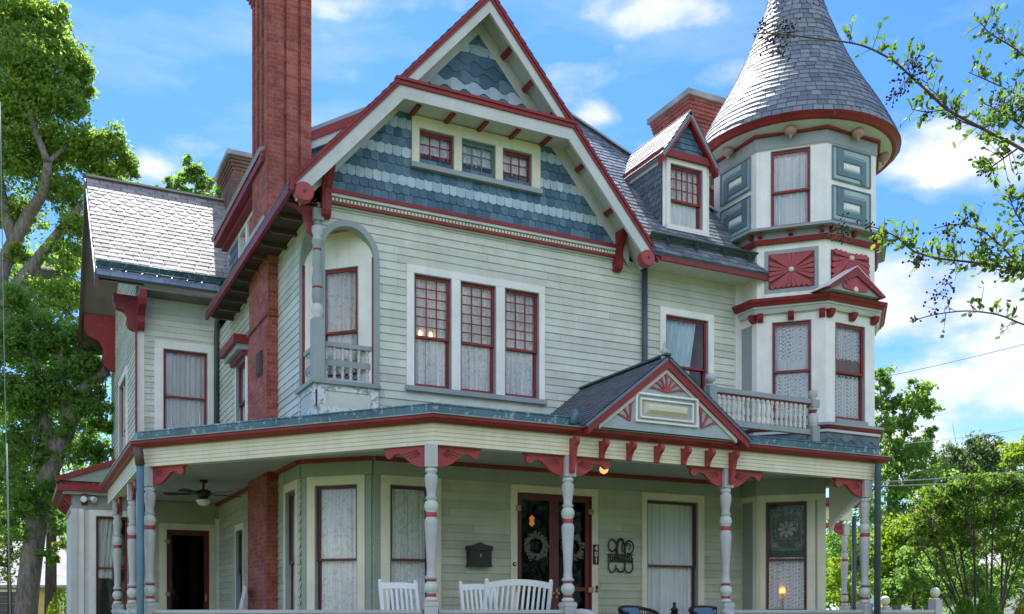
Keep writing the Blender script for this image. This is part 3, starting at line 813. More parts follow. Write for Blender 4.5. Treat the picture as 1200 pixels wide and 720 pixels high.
mb = MB(); mb.box(WORLD, 3.40, 3.88, 13.95, 20.25, EZ-.04, EZ-.02); part(mb, 'soffit', SOFFDARK)
y = 14.5
while y < 20.1:
    mb = MB(); fr = F3((3.88, y, 0), (-1, 0, 0)); mb.prism(fr, [(0, EZ-.11)]+[(.38+.035*math.sin(math.pi*q/6), EZ-.075-.035*math.cos(math.pi*q/6)) for q in range(7)]+[(0, EZ-.04)], -.03, .03); part(mb, 'rafter_tail', BROWN); y += .62
# ------------------------------------------------------------------ shed dormer on the left slope
SL_ = F3((3.92, 0, 0), (0, -1, 0))
mb = MB(); flat_wall(mb, SL_, -20.7, -16.6, 7.7, 9.25, [(-19.55, -18.95, 8.3, 8.95), (-18.8, -18.2, 8.3, 8.95)])
shingles(mb, SL_, [(-20.7, 7.9), (-16.6, 7.9), (-16.6, 8.85), (-20.7, 8.85)], .14, .16, lambda r: ('sq', 0), holes=[(-19.7, -18.05, 8.2, 9.1)])
fr = F3((0, 16.6, 0), (1, 0, 0))
shingles(mb, fr, [(3.92, 7.6), (6.5, 10.6), (6.5, 11.0), (3.92, 9.2)], .14, .16, lambda r: ('sq', 0))
sheet(mb, fr, [(3.92, 7.6), (6.5, 10.6), (6.5, 11.0), (3.92, 9.2)], 0)
dorm = part(mb, 'side_dormer', SHDARK)
mb = MB(); shed = F3((3.60, 0, 9.27), (0, -1, 0), (.857, 0, .515))
sheet(mb, shed, [(-20.95, 0), (-16.45, 0), (-16.45, 2.55), (-20.95, 2.55)], .05, 0, .06); part(mb, 'dormer_roof', SLATE, dorm)
mb = MB()
mb.box(SL_, -20.9, -16.5, 9.13, 9.30, -.02, .29); mb.box(SL_, -20.8, -16.55, 9.04, 9.13, -.02, .16)
frc = F3((3.60, 16.5, 9.27), (.857, 0, .515), (-.515, 0, .857)); mb.box(frc, .0, 2.5, -.14, -.02, -.05, .06)
part(mb, 'cornice', RED, dorm)
mb = MB(); mb.box(SL_, -20.7, -16.6, 8.97, 9.04, 0, .04); mb.box(frc, .25, 2.45, -.26, -.14, -.06, .02); part(mb, 'frieze', PALEGREY, dorm)
mb = MB()
for a0, a1 in ((-19.55, -18.95), (-18.8, -18.2)):
    for q in ((a0-.07, a0, 8.25, 9.0), (a1, a1+.07, 8.25, 9.0), (a0, a1, 8.95, 9.0), (a0, a1, 8.25, 8.32)): mb.box(SL_, *q, -.02, .05)
o = part(mb, 'window', WHITE, dorm)
# ------------------------------------------------------------------ chimneys
mb = MB()
mb.box(WORLD, 3.70, 4.45, 16.33, 17.80, 0, 8.6)
mb.box(WORLD, 3.74, 4.40, 16.34, 17.44, 8.6, 12.4)
for x0, x1 in ((3.70, 3.95), (4.24, 4.42)): mb.box(WORLD, x0, x1, 16.285, 16.36, 7.4, 12.18)
mb.box(WORLD, 4.0, 4.19, 16.30, 16.36, 7.41, 12.17)
for y0, y1 in ((16.3, 16.52), (16.72, 16.86), (17.06, 17.20), (17.34, 17.46)): mb.box(WORLD, 3.68, 3.76, y0, y1, 9.35, 12.19)
mb.box(WORLD, 3.684, 3.76, 16.305, 17.455, 7.42, 9.35)
mb.box(WORLD, 3.665, 3.9, 16.295, 17.83, 6.52, 6.60)
mb.box(WORLD, 3.68, 3.72, 16.335, 17.82, 0, 6.4)
for k in range(5): mb.box(WORLD, 3.66-.03*k, 4.44+.03*k, 16.28-.03*k, 17.48+.03*k, 12.2+.075*k, 12.272+.075*k)
ch1 = part(mb, 'chimney', BRICK, None, 'tall front brick chimney rising past the eaves')
mb = MB(); mb.box(SD, -16.98, -16.62, 5.62, 6.02, .205, .225)
for k in range(6): mb.box(SD, -16.96+.055*k, -16.935+.055*k, 5.64, 6.0, .226, .245)
part(mb, 'grille', BROWN, ch1)
mb = MB(); mb.box(WORLD, 3.72, 3.9, 16.305, 17.84, 3.82, 3.92); part(mb, 'red_band', RED, ch1)
mb = MB(); mb.bar((3.62, 16.25, 7.9), (4.45, 16.25, 8.84), .16, .03, (0, 0, 1)); mb.bar((3.6, 16.2, 8.0), (3.6, 17.9, 8.0), .03, .2); part(mb, 'flashing', LEAD, ch1)
mb = MB()
mb.box(WORLD, 4.42, 5.0, 23.0, 24.4, 8, 11.75)
for k in range(4): mb.box(WORLD, 4.40-.03*k, 5.02+.03*k, 22.98-.03*k, 24.42+.03*k, 11.75+.07*k, 11.818+.07*k)
ch2 = part(mb, 'chimney', BRICKD, None, 'weathered rear chimney half hidden behind the tall one')
mb = MB(); mb.box(WORLD, 4.26, 5.16, 22.84, 24.56, 12.03, 12.13); part(mb, 'chimney_cap', CONC, ch2)
mb = MB()
mb.box(WORLD, 12.12, 12.76, 16.1, 17.15, 7.5, 11.36)
mb.box(WORLD, 12.10, 12.30, 16.07, 16.12, 7.5, 11.36); mb.box(WORLD, 12.52, 12.78, 16.07, 16.12, 7.5, 11.36); mb.box(WORLD, 12.30, 12.52, 16.07, 16.12, 11.05, 11.36)
mb.box(WORLD, 12.30, 12.52, 16.085, 16.12, 10.98, 11.05)
for k in range(8): mb.box(WORLD, 12.10-.017*k, 12.78+.017*k, 16.07-.017*k, 17.18+.017*k, 11.36+.072*k, 11.43+.072*k)
ch3 = part(mb, 'chimney', BRICK, None, 'corbelled brick chimney beside the turret')
mb = MB(); mb.box(WORLD, 11.93, 12.95, 15.9, 17.35, 11.936, 12.05); part(mb, 'chimney_cap', CONC, ch3)
# ------------------------------------------------------------------ front dormer
DY = 14.05; DF = F3((0, DY, 0), (1, 0, 0)); DLc = None
dxa = [aY(u, DY) for u in (776.5, 784.5, 822.5, 831)]; xm = (dxa[0]+dxa[3])/2
DZ0, DZ1, DZT = 8.34, 9.52, 10.28
hw = (dxa[3]-dxa[0])/2
mb = MB()
flat_wall(mb, DF, dxa[0], dxa[3], 8.1, 9.62, [(dxa[1], dxa[2], DZ0, DZ1-.1)])
mb.face([DF.P(dxa[0], 9.62), DF.P(dxa[3], 9.62), DF.P(xm, DZT)], 2)
shingles(mb, DF, [(dxa[0]+.1, 9.62), (dxa[3]-.1, 9.62), (xm, DZT-.08)], .1, .11, lambda r: ('sq', 2), th=.012, jit=.25)
CK = F3((dxa[0], 0, 0), (0, -1, 0))
ck = [(-15.4, 9.55), (-DY, 8.05), (-DY, 9.55)]
sheet(mb, CK, ck, 0, 1); shingles(mb, CK, ck, .11, .13, lambda r: ('scallop', 1), th=.011, jit=.02)
CK2 = F3((dxa[3], 0, 0), (0, 1, 0)); sheet(mb, CK2, [(DY, 8.05), (15.4, 9.55), (DY, 9.55)], 0, 1)
d2 = part(mb, 'dormer', [WHITE, SHCHEEK, SHDARK], None, 'gabled dormer beside the turret')
dk = (DZT-9.5)/(hw+.04)
dang = math.atan(dk)
ov = .1
for sgn in (-1, 1):
    mb = MB()
    e = Vector((xm+sgn*(hw+ov), 0, DZT+.07-dk*(hw+ov)))
    if sgn < 0: fr = F3(e, (0, -1, 0), (math.cos(dang), 0, math.sin(dang)))
    else: fr = F3(e, (0, 1, 0), (-math.cos(dang), 0, math.sin(dang)))
    ln_ = (hw+ov)/math.cos(dang)
    y0, y1 = DY-.14, 16.4
    reg = [(-y1, 0), (-y0, 0), (-y0, ln_), (-y1, ln_)] if sgn < 0 else [(y0, 0), (y1, 0), (y1, ln_), (y0, ln_)]
    sheet(mb, fr, reg, 0, 0, .05); shingles(mb, fr, reg, .13, .2, lambda r: ('sq', 0), th=.01, jit=.06)
    part(mb, 'dormer_roof', SLATECONE, d2)
mb = MB()
for sgn in (-1, 1):
    p0 = (xm, DZT+.045); p1 = (xm+sgn*(hw+ov), DZT+.045-dk*(hw+ov)); vv = .13
    mb.prism(DF, [p0, p1, (p1[0], p1[1]-vv), (p0[0], p0[1]-vv*1.1)], .0, .135)
mb.box(DF, dxa[0]-.06, dxa[3]+.06, 9.50, 9.62, -.02, .10)
mb.box(CK, -15.4, -DY+.02, 9.49, 9.60, -.02, .09)
part(mb, 'cornice', RED, d2)
mb = MB(); mb.box(CK, -15.4, -DY-.02, 9.40, 9.49, 0, .03); part(mb, 'frieze', PALEGREY, d2)
w = window(DF, dxa[1], dxa[2], DZ0, DZ1-.1, wl=.08, wr=.085, wt=.1, cn=.03, grid=(5, 3), rail=.56, sill=.09, sillmat=WHITE, cur=[(SHEER, (0, 1, 0, .45), dict(amp=.02, scallop=.02)), (LACE, (0, 1, .45, 1))])
# ------------------------------------------------------------------ wing roof
q = math.sqrt(.5)
WR = F3((0, 21.1, 8.30), (1, 0, 0), (0, q, q)); WB = F3((0, 27.4, 8.30), (-1, 0, 0), (0, -q, q))
LN = 3.15/q
reg = [(1.40, 0), (4.03, 0), (6.7, LN), (1.40, LN)]
mb = MB(); sheet(mb, WR, reg, 0, 1, .06)
def wst(r): return ('round', 0) if r < 0 else (('scallop', 0) if 15 <= r <= 19 else ('sq', 0))
shingles(mb, WR, [(1.40, .30), (4.16, .30), (6.7, LN), (1.40, LN)], .178, .29, wst, th=.008, jit=.10, gap=.02)
sheet(mb, WB, [(-6.7, LN), (-3.5, 0), (-1.40, 0), (-1.40, LN)], 0, 0, .06)
part(mb, 'wing_roof', [SLATEPALE, SLATEDK])
mb = MB(); shingles(mb, WR, [(1.40, 0), (4.03, 0), (4.16, .33), (1.40, .33)], .165, .25, lambda r: ('sq', 0), th=.006, jit=.04, gap=.008); part(mb, 'eave_shade_slates', SLATESHADE)
mb = MB()
mb.box(WR, 1.40, 3.98, .30, .325, .02, .15); mb.tube([WR.P(1.40, .312, .15), WR.P(3.98, .312, .15)], .02, 8)
mb.tube([WR.P(1.40, .28, .03), WR.P(3.98, .28, .03)], .016, 8)
for x in (1.9, 2.6, 3.3, 3.8): mb.box(WR, x-.01, x+.01, .20, .305, .02, .11)
part(mb, 'gutter', TEAL)
mb = MB(); mb.bar((1.40, 24.25, 8.3+3.15+.03), (6.7, 24.25, 8.3+3.15+.03), .2, .04); part(mb, 'ridge_capping', SLATEPALE)
mb = MB()
WG = F3((1.40, 0, 0), (0, -1, 0))
for s in (-1, 1):
    pts = [(-24.25, 11.43), (-24.25+s*3.18, 8.25), (-24.25+s*3.18, 8.02), (-24.25, 11.2)]
    mb.prism(WG, pts, -.04, .03)
part(mb, 'bargeboard', BROWN)
mb = MB()
for s in (-1, 1):
    y = 24.25-s*3.1
    mb.face([Vector((1.42, 24.25, 11.33)), Vector((2.3, 24.25, 11.33)), Vector((2.3, y, 8.2)), Vector((1.42, y, 8.2))])
mb.box(WORLD, 2.21, 3.9, 21.15, 21.7, 8.15, 8.19)
part(mb, 'soffit', DUNBOARD)
for y, sz in ((21.78, .70), (26.6, 1.35)):
    fr = F3((2.21, y, 8.15+(.0 if y < 25 else .85)), (-1, 0, 0)); ws_ = .8 if y < 25 else 1.3; mb = MB()
    P_ = [(0, -1.0), (.10, -1.0), (.2, -.93), (.25, -.8), (.22, -.62), (.3, -.48), (.5, -.40), (.56, -.25), (.56, .0), (0, .0)]
    mb.prism(fr, [(a*ws_, b*sz) for a, b in P_], -.09, .09); part(mb, 'bracket', RED)
mb = MB(); fr = F3((2.28, 21.7, 8.15), (0, -1, 0)); mb.prism(fr, [(a, b*.72) for a, b in P_], -.07, .07); part(mb, 'bracket', RED)
# downspouts on the upper walls
mb = MB(); x = 9.54
mb.tube([(x, 13.93, 7.48), (x, 13.93, 4.4)], .048, 10); part(mb, 'downspout', GUTTER)
mb = MB(); mb.tube([(3.80, 21.1, 8.0), (3.80, 21.55, 7.75), (3.80, 21.62, 7.4), (3.80, 21.62, 4.3)], .05, 10); part(mb, 'downspout', GUTTER)
# ------------------------------------------------------------------ corner balcony
mb = MB()
def arch_band(mb, fr, c, ri, ro, z0, zs, hi, ho, n0, n1, left=True):
    pi_, po = [], []
    for k in range(25):
        t = math.pi*k/24; pi_.append((c+ri*math.cos(t), zs+hi*math.sin(t))); po.append((c+ro*math.cos(t), zs+ho*math.sin(t)))
    pi_ = [(c+ri, z0)]+pi_+[(c-ri, z0)]; po = [(c+ro, z0)]+po+[(c-ro, z0)]
    for k in range(len(pi_)-1):
        a, b, d, e = po[k], po[k+1], pi_[k+1], pi_[k]
        mb.face([fr.P(*a, n1), fr.P(*b, n1), fr.P(*d, n1), fr.P(*e, n1)], 0, .5)
        mb.face([fr.P(*e, n1), fr.P(*d, n1), fr.P(*d, n0), fr.P(*e, n0)], 0, .5)
        mb.face([fr.P(*b, n1), fr.P(*a, n1), fr.P(*a, n0), fr.P(*b, n0)], 0, .5)
arch_band(mb, FR, 4.345, .385, .475, 4.55, AZ1-.02, .43, .52, -.12, .035)
arch_band(mb, SD, -14.435, .385, .45, 4.55, AZ1-.02, .43, .50, -.12, .035)
part(mb, 'arch_trim', GREY)
mb = MB()
mb.box(FR, 4.715, 4.735, 4.98, 6.9, -.13, .0); mb.box(SD, -14.83, -14.81, 4.98, 6.9, -.13, .0); part(mb, 'red_bead', RED)
mb = MB(); mb.box(WORLD, 3.90, 4.75, 14.03, 14.86, 4.90, 4.97); part(mb, 'balcony_floor', GREY)
mb = MB(); mb.box(WORLD, 3.90, 4.9, 14.03, 15.0, 7.33, 7.40); part(mb, 'balcony_ceiling', WOODCEIL)
mb = MB()
for fr, a0, a1 in ((FR, 3.88, 4.80), (SD, -14.86, -13.97)):
    mb.box(fr, a0, a1, 4.45, 4.60, 0, .045, 0); mb.box(fr, a0, a1, 4.60, 4.84, 0, .03, 1); mb.box(fr, a0, a1, 4.84, 4.93, 0, .046, 0)
    mb.box(fr, a0, a0+.12 if fr is FR else a0+.07, 4.60, 4.84, 0, .047, 0); mb.box(fr, a1-.12, a1, 4.60, 4.84, .0, .047, 0)
part(mb, 'balcony_base', [PEEL, SAGE])
mb = MB(); mb.box(FR, 3.80, 4.82, 4.93, 4.985, -.02, .10); mb.box(SD, -14.88, -13.92, 4.931, 4.986, -.02, .098); part(mb, 'balcony_ledge', GREY)
cxp, cyp = 3.885, 13.995
mb = MB()
fr = F3((cxp, cyp, 0), (1, 0, 0)); mb.box(fr, -.085, .085, 4.985, 5.86, -.085, .085)
mb.lathe((cxp, cyp, 0), [(.075, 5.86, 1), (.06, 5.90, 1), (.085, 5.95, 1), (.09, 6.0, 1), (.075, 6.05, 1), (.055, 6.08, 0), (.07, 6.10, 0), (.082, 6.2, 0), (.075, 6.30, 2), (.075, 6.33, 0), (.082, 6.45, 0), (.06, 6.6, 0),
          (.075, 6.64, 0), (.06, 6.85, 2), (.06, 6.88, 0), (.085, 7.0, 1), (.05, 7.05, 1), (.082, 7.12, 1), (.082, 7.2, 0), (.05, 7.22, 0), (.07, 7.3, 0)], 18)
mb.box(fr, -.075, .075, 7.28, 7.45, -.075, .075)
part(mb, 'balcony_column', [GREY, PALEGREY, RED])
def baluster_prof(r, z0, z1, a=0, b=1, c=2):
    h = z1-z0
    return [(r*.9, z0, a), (r*.9, z0+h*.12, a), (r*.45, z0+h*.15, c), (r*.75, z0+h*.2, c), (r*.45, z0+h*.25, a), (r, z0+h*.38, a), (r*.85, z0+h*.5, a), (r*.42, z0+h*.72, c), (r*.8, z0+h*.77, c), (r*.45, z0+h*.82, a), (r*.9, z0+h*.86, a), (r*.9, z1, a)]
bal = MB()
for fr, a0, a1 in ((FR, 3.97, 4.715), (SD, -14.81, -14.08)):
    mb = MB(); n = -.06
    mb.box(fr, a0, a1, 5.50, 5.565, n-.045, n+.045); mb.box(fr, a0, a1, 5.22, 5.31, n-.03, n+.03); mb.box(fr, a0, a1, 5.0, 5.04, n-.035, n+.035, 1)
    rl = part(mb, 'balcony_railing', [GREY, LILAC])
    for tier, (za, zb) in enumerate(((5.04, 5.22), (5.31, 5.50))):
        for k in range(6):
            a = a0+(a1-a0)*(k+.5)/6
            mb = MB(); p = fr.P(a, 0, n); mb.lathe((p.x, p.y, 0), baluster_prof(.034, za, zb), 10); part(mb, 'baluster', [PALEGREY, RED, CREAM], rl)
# ------------------------------------------------------------------ turret
TCX, TCY = 13.07, 14.15
TUR = HOUSE
def octa(ap):
    r = ap/math.cos(math.pi/8)
    return [(TCX+r*math.cos(math.pi/8+k*math.pi/4), TCY+r*math.sin(math.pi/8+k*math.pi/4)) for k in range(8)]
def oct_band(mb, ap0, z0, z1, m=0, ap1=None, cap=True):
    a, b = octa(ap0), octa(ap1 or ap0)
    for k in range(8):
        j = (k+1) % 8
        mb.face([(a[k][0], a[k][1], z0), (a[j][0], a[j][1], z0), (b[j][0], b[j][1], z1), (b[k][0], b[k][1], z1)], m, .5)
    if cap:
        mb.face([(x, y, z1) for x, y in b], m, .5); mb.face([(x, y, z0) for x, y in a[::-1]], m, .5)
def oct_walls(mb, ap, z0, z1, openings, m=0):
    """openings: dict face key -> list of rects; keys 'L','D','F'"""
    d = ap-1.40
    for key, fr, a0, a1 in (('L', TL, -(TCY+.58), -(TCY-.58)), ('D', TD, -1.16, 0), ('F', TF, 12.49, 13.65)):
        e = d*math.tan(math.pi/8)
        flat_wall(mb, fr.off(d), a0-e, a1+e, z0, z1, openings.get(key, []), m=m)
    c = octa(ap)
    for k in range(8):
        j = (k+1) % 8
        mx, my = (c[k][0]+c[j][0])/2-TCX, (c[k][1]+c[j][1])/2-TCY
        if (mx < -.1 and my < .9) or (abs(mx) < .1 and my < 0): continue
        mb.face([(c[k][0], c[k][1], z0), (c[j][0], c[j][1], z0), (c[j][0], c[j][1], z1), (c[k][0], c[k][1], z1)], m, .5)
uw = (aD(897, 600, TD), aD(946, 600, TD))
mw = (aD(904.5, 400, TD), aD(951, 400, TD)); fw = (aY(978.5, 12.75), aY(1013.5, 12.75))
tw = (aD(903, 200, TD), aD(950, 200, TD))
mb = MB()
flat_wall(mb, TD, -1.16, 0, 0, 3.94, [(uw[0], uw[1], 1.6, 3.55)]); flat_wall(mb, TL, -14.1, -13.57, 0, 3.94, [])
for a, b in (((12.49, 12.75), (13.38, 13.66)), ((13.38, 13.66), (13.38, 15.3))): mb.face([(a[0], a[1], 0), (b[0], b[1], 0), (b[0], b[1], 3.94), (a[0], a[1], 3.94)])
part(mb, 'bay_wall', CREAM, TUR)
mb = MB()
for fr, a0, a1 in ((TL, -14.0, -13.57), (TD, -1.16, 0)): mb.box(fr, a0-.01, a1+.0, 3.665, ZC, 0, .03)
mb.box(TL, -13.95, -13.68, 1.0, 3.56, .001, .012); mb.box(TD, -.30, -.14, 1.0, 3.56, .001, .012)
part(mb, 'turret_panel', OLIVE, TUR)
mb = MB(); oct_walls(mb, 1.40, 4.85, 6.90, {'D': [(mw[0], mw[1], 4.97, 6.70)], 'F': [(fw[0], fw[1], 4.97, 6.66)]})
oct_walls(mb, 1.40, 7.0, 8.12, {})
oct_walls(mb, 1.42, 8.28, 9.76, {'D': [(tw[0], tw[1], 8.345, 9.70)]})
mb.box(TL, -13.97, -13.70, 5.0, 6.70, .001, .008, 1)
part(mb, 'turret_wall', [WHITE, GREY], TUR)
mb = MB(); oct_band(mb, 1.45, 4.3, 4.72); 
for fr, a0, a1 in ((TD, -1.20, .04), (TF, 12.45, 13.69)):
    shingles(mb, fr.off(.05), [(a0, 4.35), (a1, 4.35), (a1, 4.72), (a0, 4.72)], .17, .24, lambda r: ('wave', 0), th=.013, b0=4.42)
part(mb, 'turret_skirt', SHCHEEK, TUR)
mb = MB(); oct_band(mb, 1.50, 4.72, 4.765, 1); oct_band(mb, 1.49, 4.765, 4.80, 0, 1.53); oct_band(mb, 1.53, 4.80, 4.83, 0); oct_band(mb, 1.56, 4.83, 4.875, 2); part(mb, 'belt_course', [RED, PALEGREY, GREY], TUR); mb = MB()
oct_band(mb, 1.46, 6.845, 6.93, 1, 1.50); oct_band(mb, 1.52, 6.93, 6.965, 1); oct_band(mb, 1.55, 6.965, 7.02, 0, 1.58); oct_band(mb, 1.60, 7.02, 7.075, 0, 1.62); oct_band(mb, 1.60, 7.075, 7.10, 0, 1.44); part(mb, 'belt_course', [RED, PALEGREY, GREY], TUR); mb = MB()
oct_band(mb, 1.47, 8.065, 8.135, 0, 1.50); oct_band(mb, 1.455, 8.135, 8.26, 2); oct_band(mb, 1.62, 8.26, 8.305, 2); oct_band(mb, 1.62, 8.305, 8.33, 2, 1.43); part(mb, 'belt_course', [RED, PALEGREY, GREY], TUR); mb = MB()
oct_band(mb, 1.445, 9.735, 9.945, 2); oct_band(mb, 1.50, 9.945, 9.985, 0)
oct_band(mb, 1.432, 9.72, 9.735, 1)
part(mb, 'belt_course', [RED, PALEGREY, GREY], TUR)
# little brackets under the two belts
def tb(fr, a, z, m='bracket', s=1.0, dep=.14, h=.12):
    mb = MB(); g = F3(fr.P(a, z), fr.N, (0, 0, 1))
    mb.prism(g, [(0, -h), (dep*.35, -h), (dep*.75, -h*.7), (dep, -h*.1), (dep, 0), (0, 0)], -.05*s, .05*s); part(mb, 'bracket', RED, TUR)
for fr, aa in ((TL, (-13.62, -14.1)), (TD, (-1.10, -.58, -.06)), (TF, (12.55, 13.07, 13.59))):
    for a in aa:
        tb(fr, a, 6.845, dep=.13, h=.13); tb(fr.off(.055), a, 8.26, dep=.09, h=.09, s=.7)
# windows
window(TD, uw[0], uw[1], 1.6, 3.55, wl=.10, wr=.13, wt=.12, case=CREAM, sash=SHADERED, cn=.02, rail=.52, cur=[(NET, (0, 1, 0, .5)), (DIMGL, (0, 1, .5, 1), dict(amp=.0))], label='window with dark leaded glass above a net curtain')
window(TD, mw[0], mw[1], 4.97, 6.70, wl=0, wr=0, wt=0, cn=.012, rail=.5, sill=.09, cur=[(NET, (0, 1, .60, 1), dict(scallop=.06, amp=.01)), (NET, (0, 1, 0, .48), dict(amp=.01)), (SHEER, (0, 1, .45, .65), dict(amp=.02))], label='turret window with pointed lace net panels')
window(TF, fw[0], fw[1], 4.97, 6.66, wl=0, wr=0, wt=0, cn=.012, rail=.5, sill=.09, cur=[(NET, (0, 1, .62, 1), dict(scallop=.06, amp=.01)), (NET, (0, 1, 0, .48), dict(amp=.01)), (WOODCUR, (0, 1, .45, .65), dict(amp=.02))], label='turret front window, lace nets over a brown curtain')
window(TD.off(.02), tw[0], tw[1], 8.345, 9.70, wl=0, wr=0, wt=0, cn=.012, rail=.53, sill=0, cur=[(SHEER, FULL)], label='top turret window with sheer white curtain')
# blue fret panels of the top storey
def fret(fr, a0, a1, b0, b1, flip=False):
    W_, H_ = a1-a0, b1-b0; mb = MB()
    X = (lambda x: a0+W_*(1-x)) if flip else (lambda x: a0+W_*x); Z = lambda y: b0+H_*y
    def bx(x0, x1, y0, y1, n0, n1, m): mb.box(fr, X(x0), X(x1), Z(y0), Z(y1), n0, n1, m)
    bx(0, 1, 0, 1, 0, .012, 1)
    for q in ((0, .025, 0, 1), (.975, 1, 0, 1), (.025, .975, 0, .03), (.025, .975, .97, 1)): bx(*q, .012, .03, 0)
    bx(.12, .27, .32, .95, .012, .034, 0); bx(.12, .74, .17, .32, .012, .034, 0); bx(.27, .87, .60, .74, .012, .034, 0); bx(.74, .87, .04, .60, .012, .034, 0)
    bx(.30, .70, .38, .55, .012, .024, 2); bx(.33, .67, .41, .52, .024, .034, 2)
    bx(.30, .84, .80, .93, .012, .022, 1); bx(.04, .70, .05, .14, .012, .022, 1)
    return part(mb, 'fret_panel', [SLATEBLUE, MIDBLUE, WHITE], TUR)
for b0, b1 in ((9.11, 9.70), (8.405, 9.015)):
    fret(TF.off(.02), 12.60, 13.51, b0, b1)
    fret(TL.off(.02), -14.53, -13.69, b0, b1, True)
# carved flower panels of the middle stage
def petal(mb, fr, c, e, w, n0, n1, m=0, w0=.012):
    c = Vector(c); e = Vector(e); d = (e-c); Ln = d.length; d.normalize(); p = Vector((-d.y, d.x))
    pts = [c+p*-w0, c+d*(Ln-w*.5)-p*w*.5]
    for k in range(1, 6):
        t = -math.pi/2+math.pi*k/6; pts.append(c+d*(Ln-w*.5)+d*math.cos(t)*w*.5+p*math.sin(t)*w*.5)
    pts += [c+d*(Ln-w*.5)+p*w*.5, c+p*w0]
    mb.prism(fr, [(q.x, q.y) for q in pts], n0, n1, m)
def flower(fr, a0, a1, b0, b1, cy=.5, framed=True):
    mb = MB(); cxm, cym = (a0+a1)/2, b0+(b1-b0)*cy
    if framed:
        mb.box(fr, a0-.07, a1+.07, b0-.07, b1+.07, 0, .006, 1)
    mb.box(fr, a0, a1, b0, b1, .006, .012, 2)
    nx, nz = 8, 6; w = (a1-a0)/nx*.78; wz = (b1-b0)/nz*.72
    tg = []
    for k in range(nx): tg += [(a0+(a1-a0)*(k+.5)/nx, b1-.008, w), (a0+(a1-a0)*(k+.5)/nx, b0+.008, w)]
    for k in range(1, nz-1): tg += [(a0+.008, b0+(b1-b0)*(k+.5)/nz, wz), (a1-.008, b0+(b1-b0)*(k+.5)/nz, wz)]
    for i, (x, y, ww) in enumerate(tg):
        petal(mb, fr, (cxm+(x-cxm)*.08, cym+(y-cym)*.08), (x, y), ww, .012, .034+.0003*i, 0, .004)
    o = part(mb, 'flower_panel', [ROSE, GREY, DKRED], TUR)
    mb = MB(); mb.lathe(fr.P(cxm, cym, .03), [(.045, 0), (.05, .02), (.03, .05), (.005, .055)], 14, ax=fr.N); part(mb, 'boss', CREAM, o)
flower(TD, aD(900.5, 300, TD), aD(954.5, 300, TD), 7.28, 7.89)
flower(TF, 12.60, 13.50, 7.22, 7.90, cy=.86, framed=False)
# small pediment
PF = F3((0, 12.40, 0), (1, 0, 0))
px0, px1, pxm = aY(968, 12.40), aY(1037.5, 12.40), aY(1003.5, 12.40); pz = onY(1003.5, 313, 12.40).z
pb = 7.09
mb = MB(); mb.prism(PF, [(px0+.1, pb), (px1-.1, pb), (pxm, pz-.12)], -.38, -.03, 0)
petals = MB(); mb2 = mb
for k in range(9):
    t = math.pi*(k+.5)/9; petal(mb, PF, (pxm, pb+.03), (pxm+.30*math.cos(t)*1.0, pb+.03+.38*math.sin(t)), .085, -.03, -.012+.0004*k, 1, .01)
pd = part(mb, 'pediment', [GREY, ROSE], TUR)
mb = MB(); mb.lathe(PF.P(pxm, pb+.05, -.02), [(.05, 0), (.05, .02), (.02, .04)], 12, ax=PF.N); part(mb, 'boss', CREAM, pd)
mb = MB()
for s, xe in ((-1, px0), (1, px1)):
    mb.prism(PF, [(pxm, pz), (xe, pb), (xe, pb-.02) if False else (xe-s*.12, pb), (pxm, pz-.15)], -.38, .02)
part(mb, 'rake_moulding', RED, pd)
mb = MB()
for s, xe in ((-1, px0), (1, px1)):
    mb.prism(PF, [(pxm, pz+.015), (xe-.01*s, pb+.015), (xe-.01*s, pb+.003), (pxm, pz+.003)], -.38, .03)
part(mb, 'pediment_roof', WHITE, pd)
# round eave, soffit, drops and cone
mb = MB()
mb.lathe((TCX, TCY, 0), [(1.40, 9.97), (1.50, 9.975), (1.62, 10.0), (1.70, 10.03), (1.745, 10.06), (1.745, 10.08)], 64); part(mb, 'turret_soffit', PALEGREY, TUR)
mb = MB(); mb.lathe((TCX, TCY, 0), [(1.73, 10.04), (1.765, 10.03), (1.80, 10.05), (1.81, 10.09), (1.84, 10.10), (1.865, 10.13), (1.865, 10.16), (1.82, 10.17)], 72); part(mb, 'turret_cornice', RED, TUR)
for k in range(8):
    t = k*math.pi/4; p = (TCX+1.57*math.cos(t), TCY+1.57*math.sin(t), 0)
    mb = MB(); mb.lathe(p, [(.095, 10.0), (.105, 9.95), (.10, 9.91), (.06, 9.88), (.05, 9.87), (.022, 9.85), (.026, 9.825), (.01, 9.80)], 16); part(mb, 'pendant', TAN, TUR)
prof = [(10.15, 1.86), (10.35, 1.765), (10.56, 1.665), (10.77, 1.555), (11.0, 1.425), (11.25, 1.275), (11.53, 1.12), (11.8, .985), (12.25, .79), (12.68, .62), (13.13, .475), (13.8, .31), (14.6, .15), (15.2, .05)]
pzs = np.array([p[0] for p in prof]); prs = np.array([p[1] for p in prof])
def cone_r(z): return float(np.interp(z, pzs, prs))
mb = MB(); mb.lathe((TCX, TCY, 0), [(r-.012, z, 1) for z, r in prof], 64)
z = 10.13; row = 0
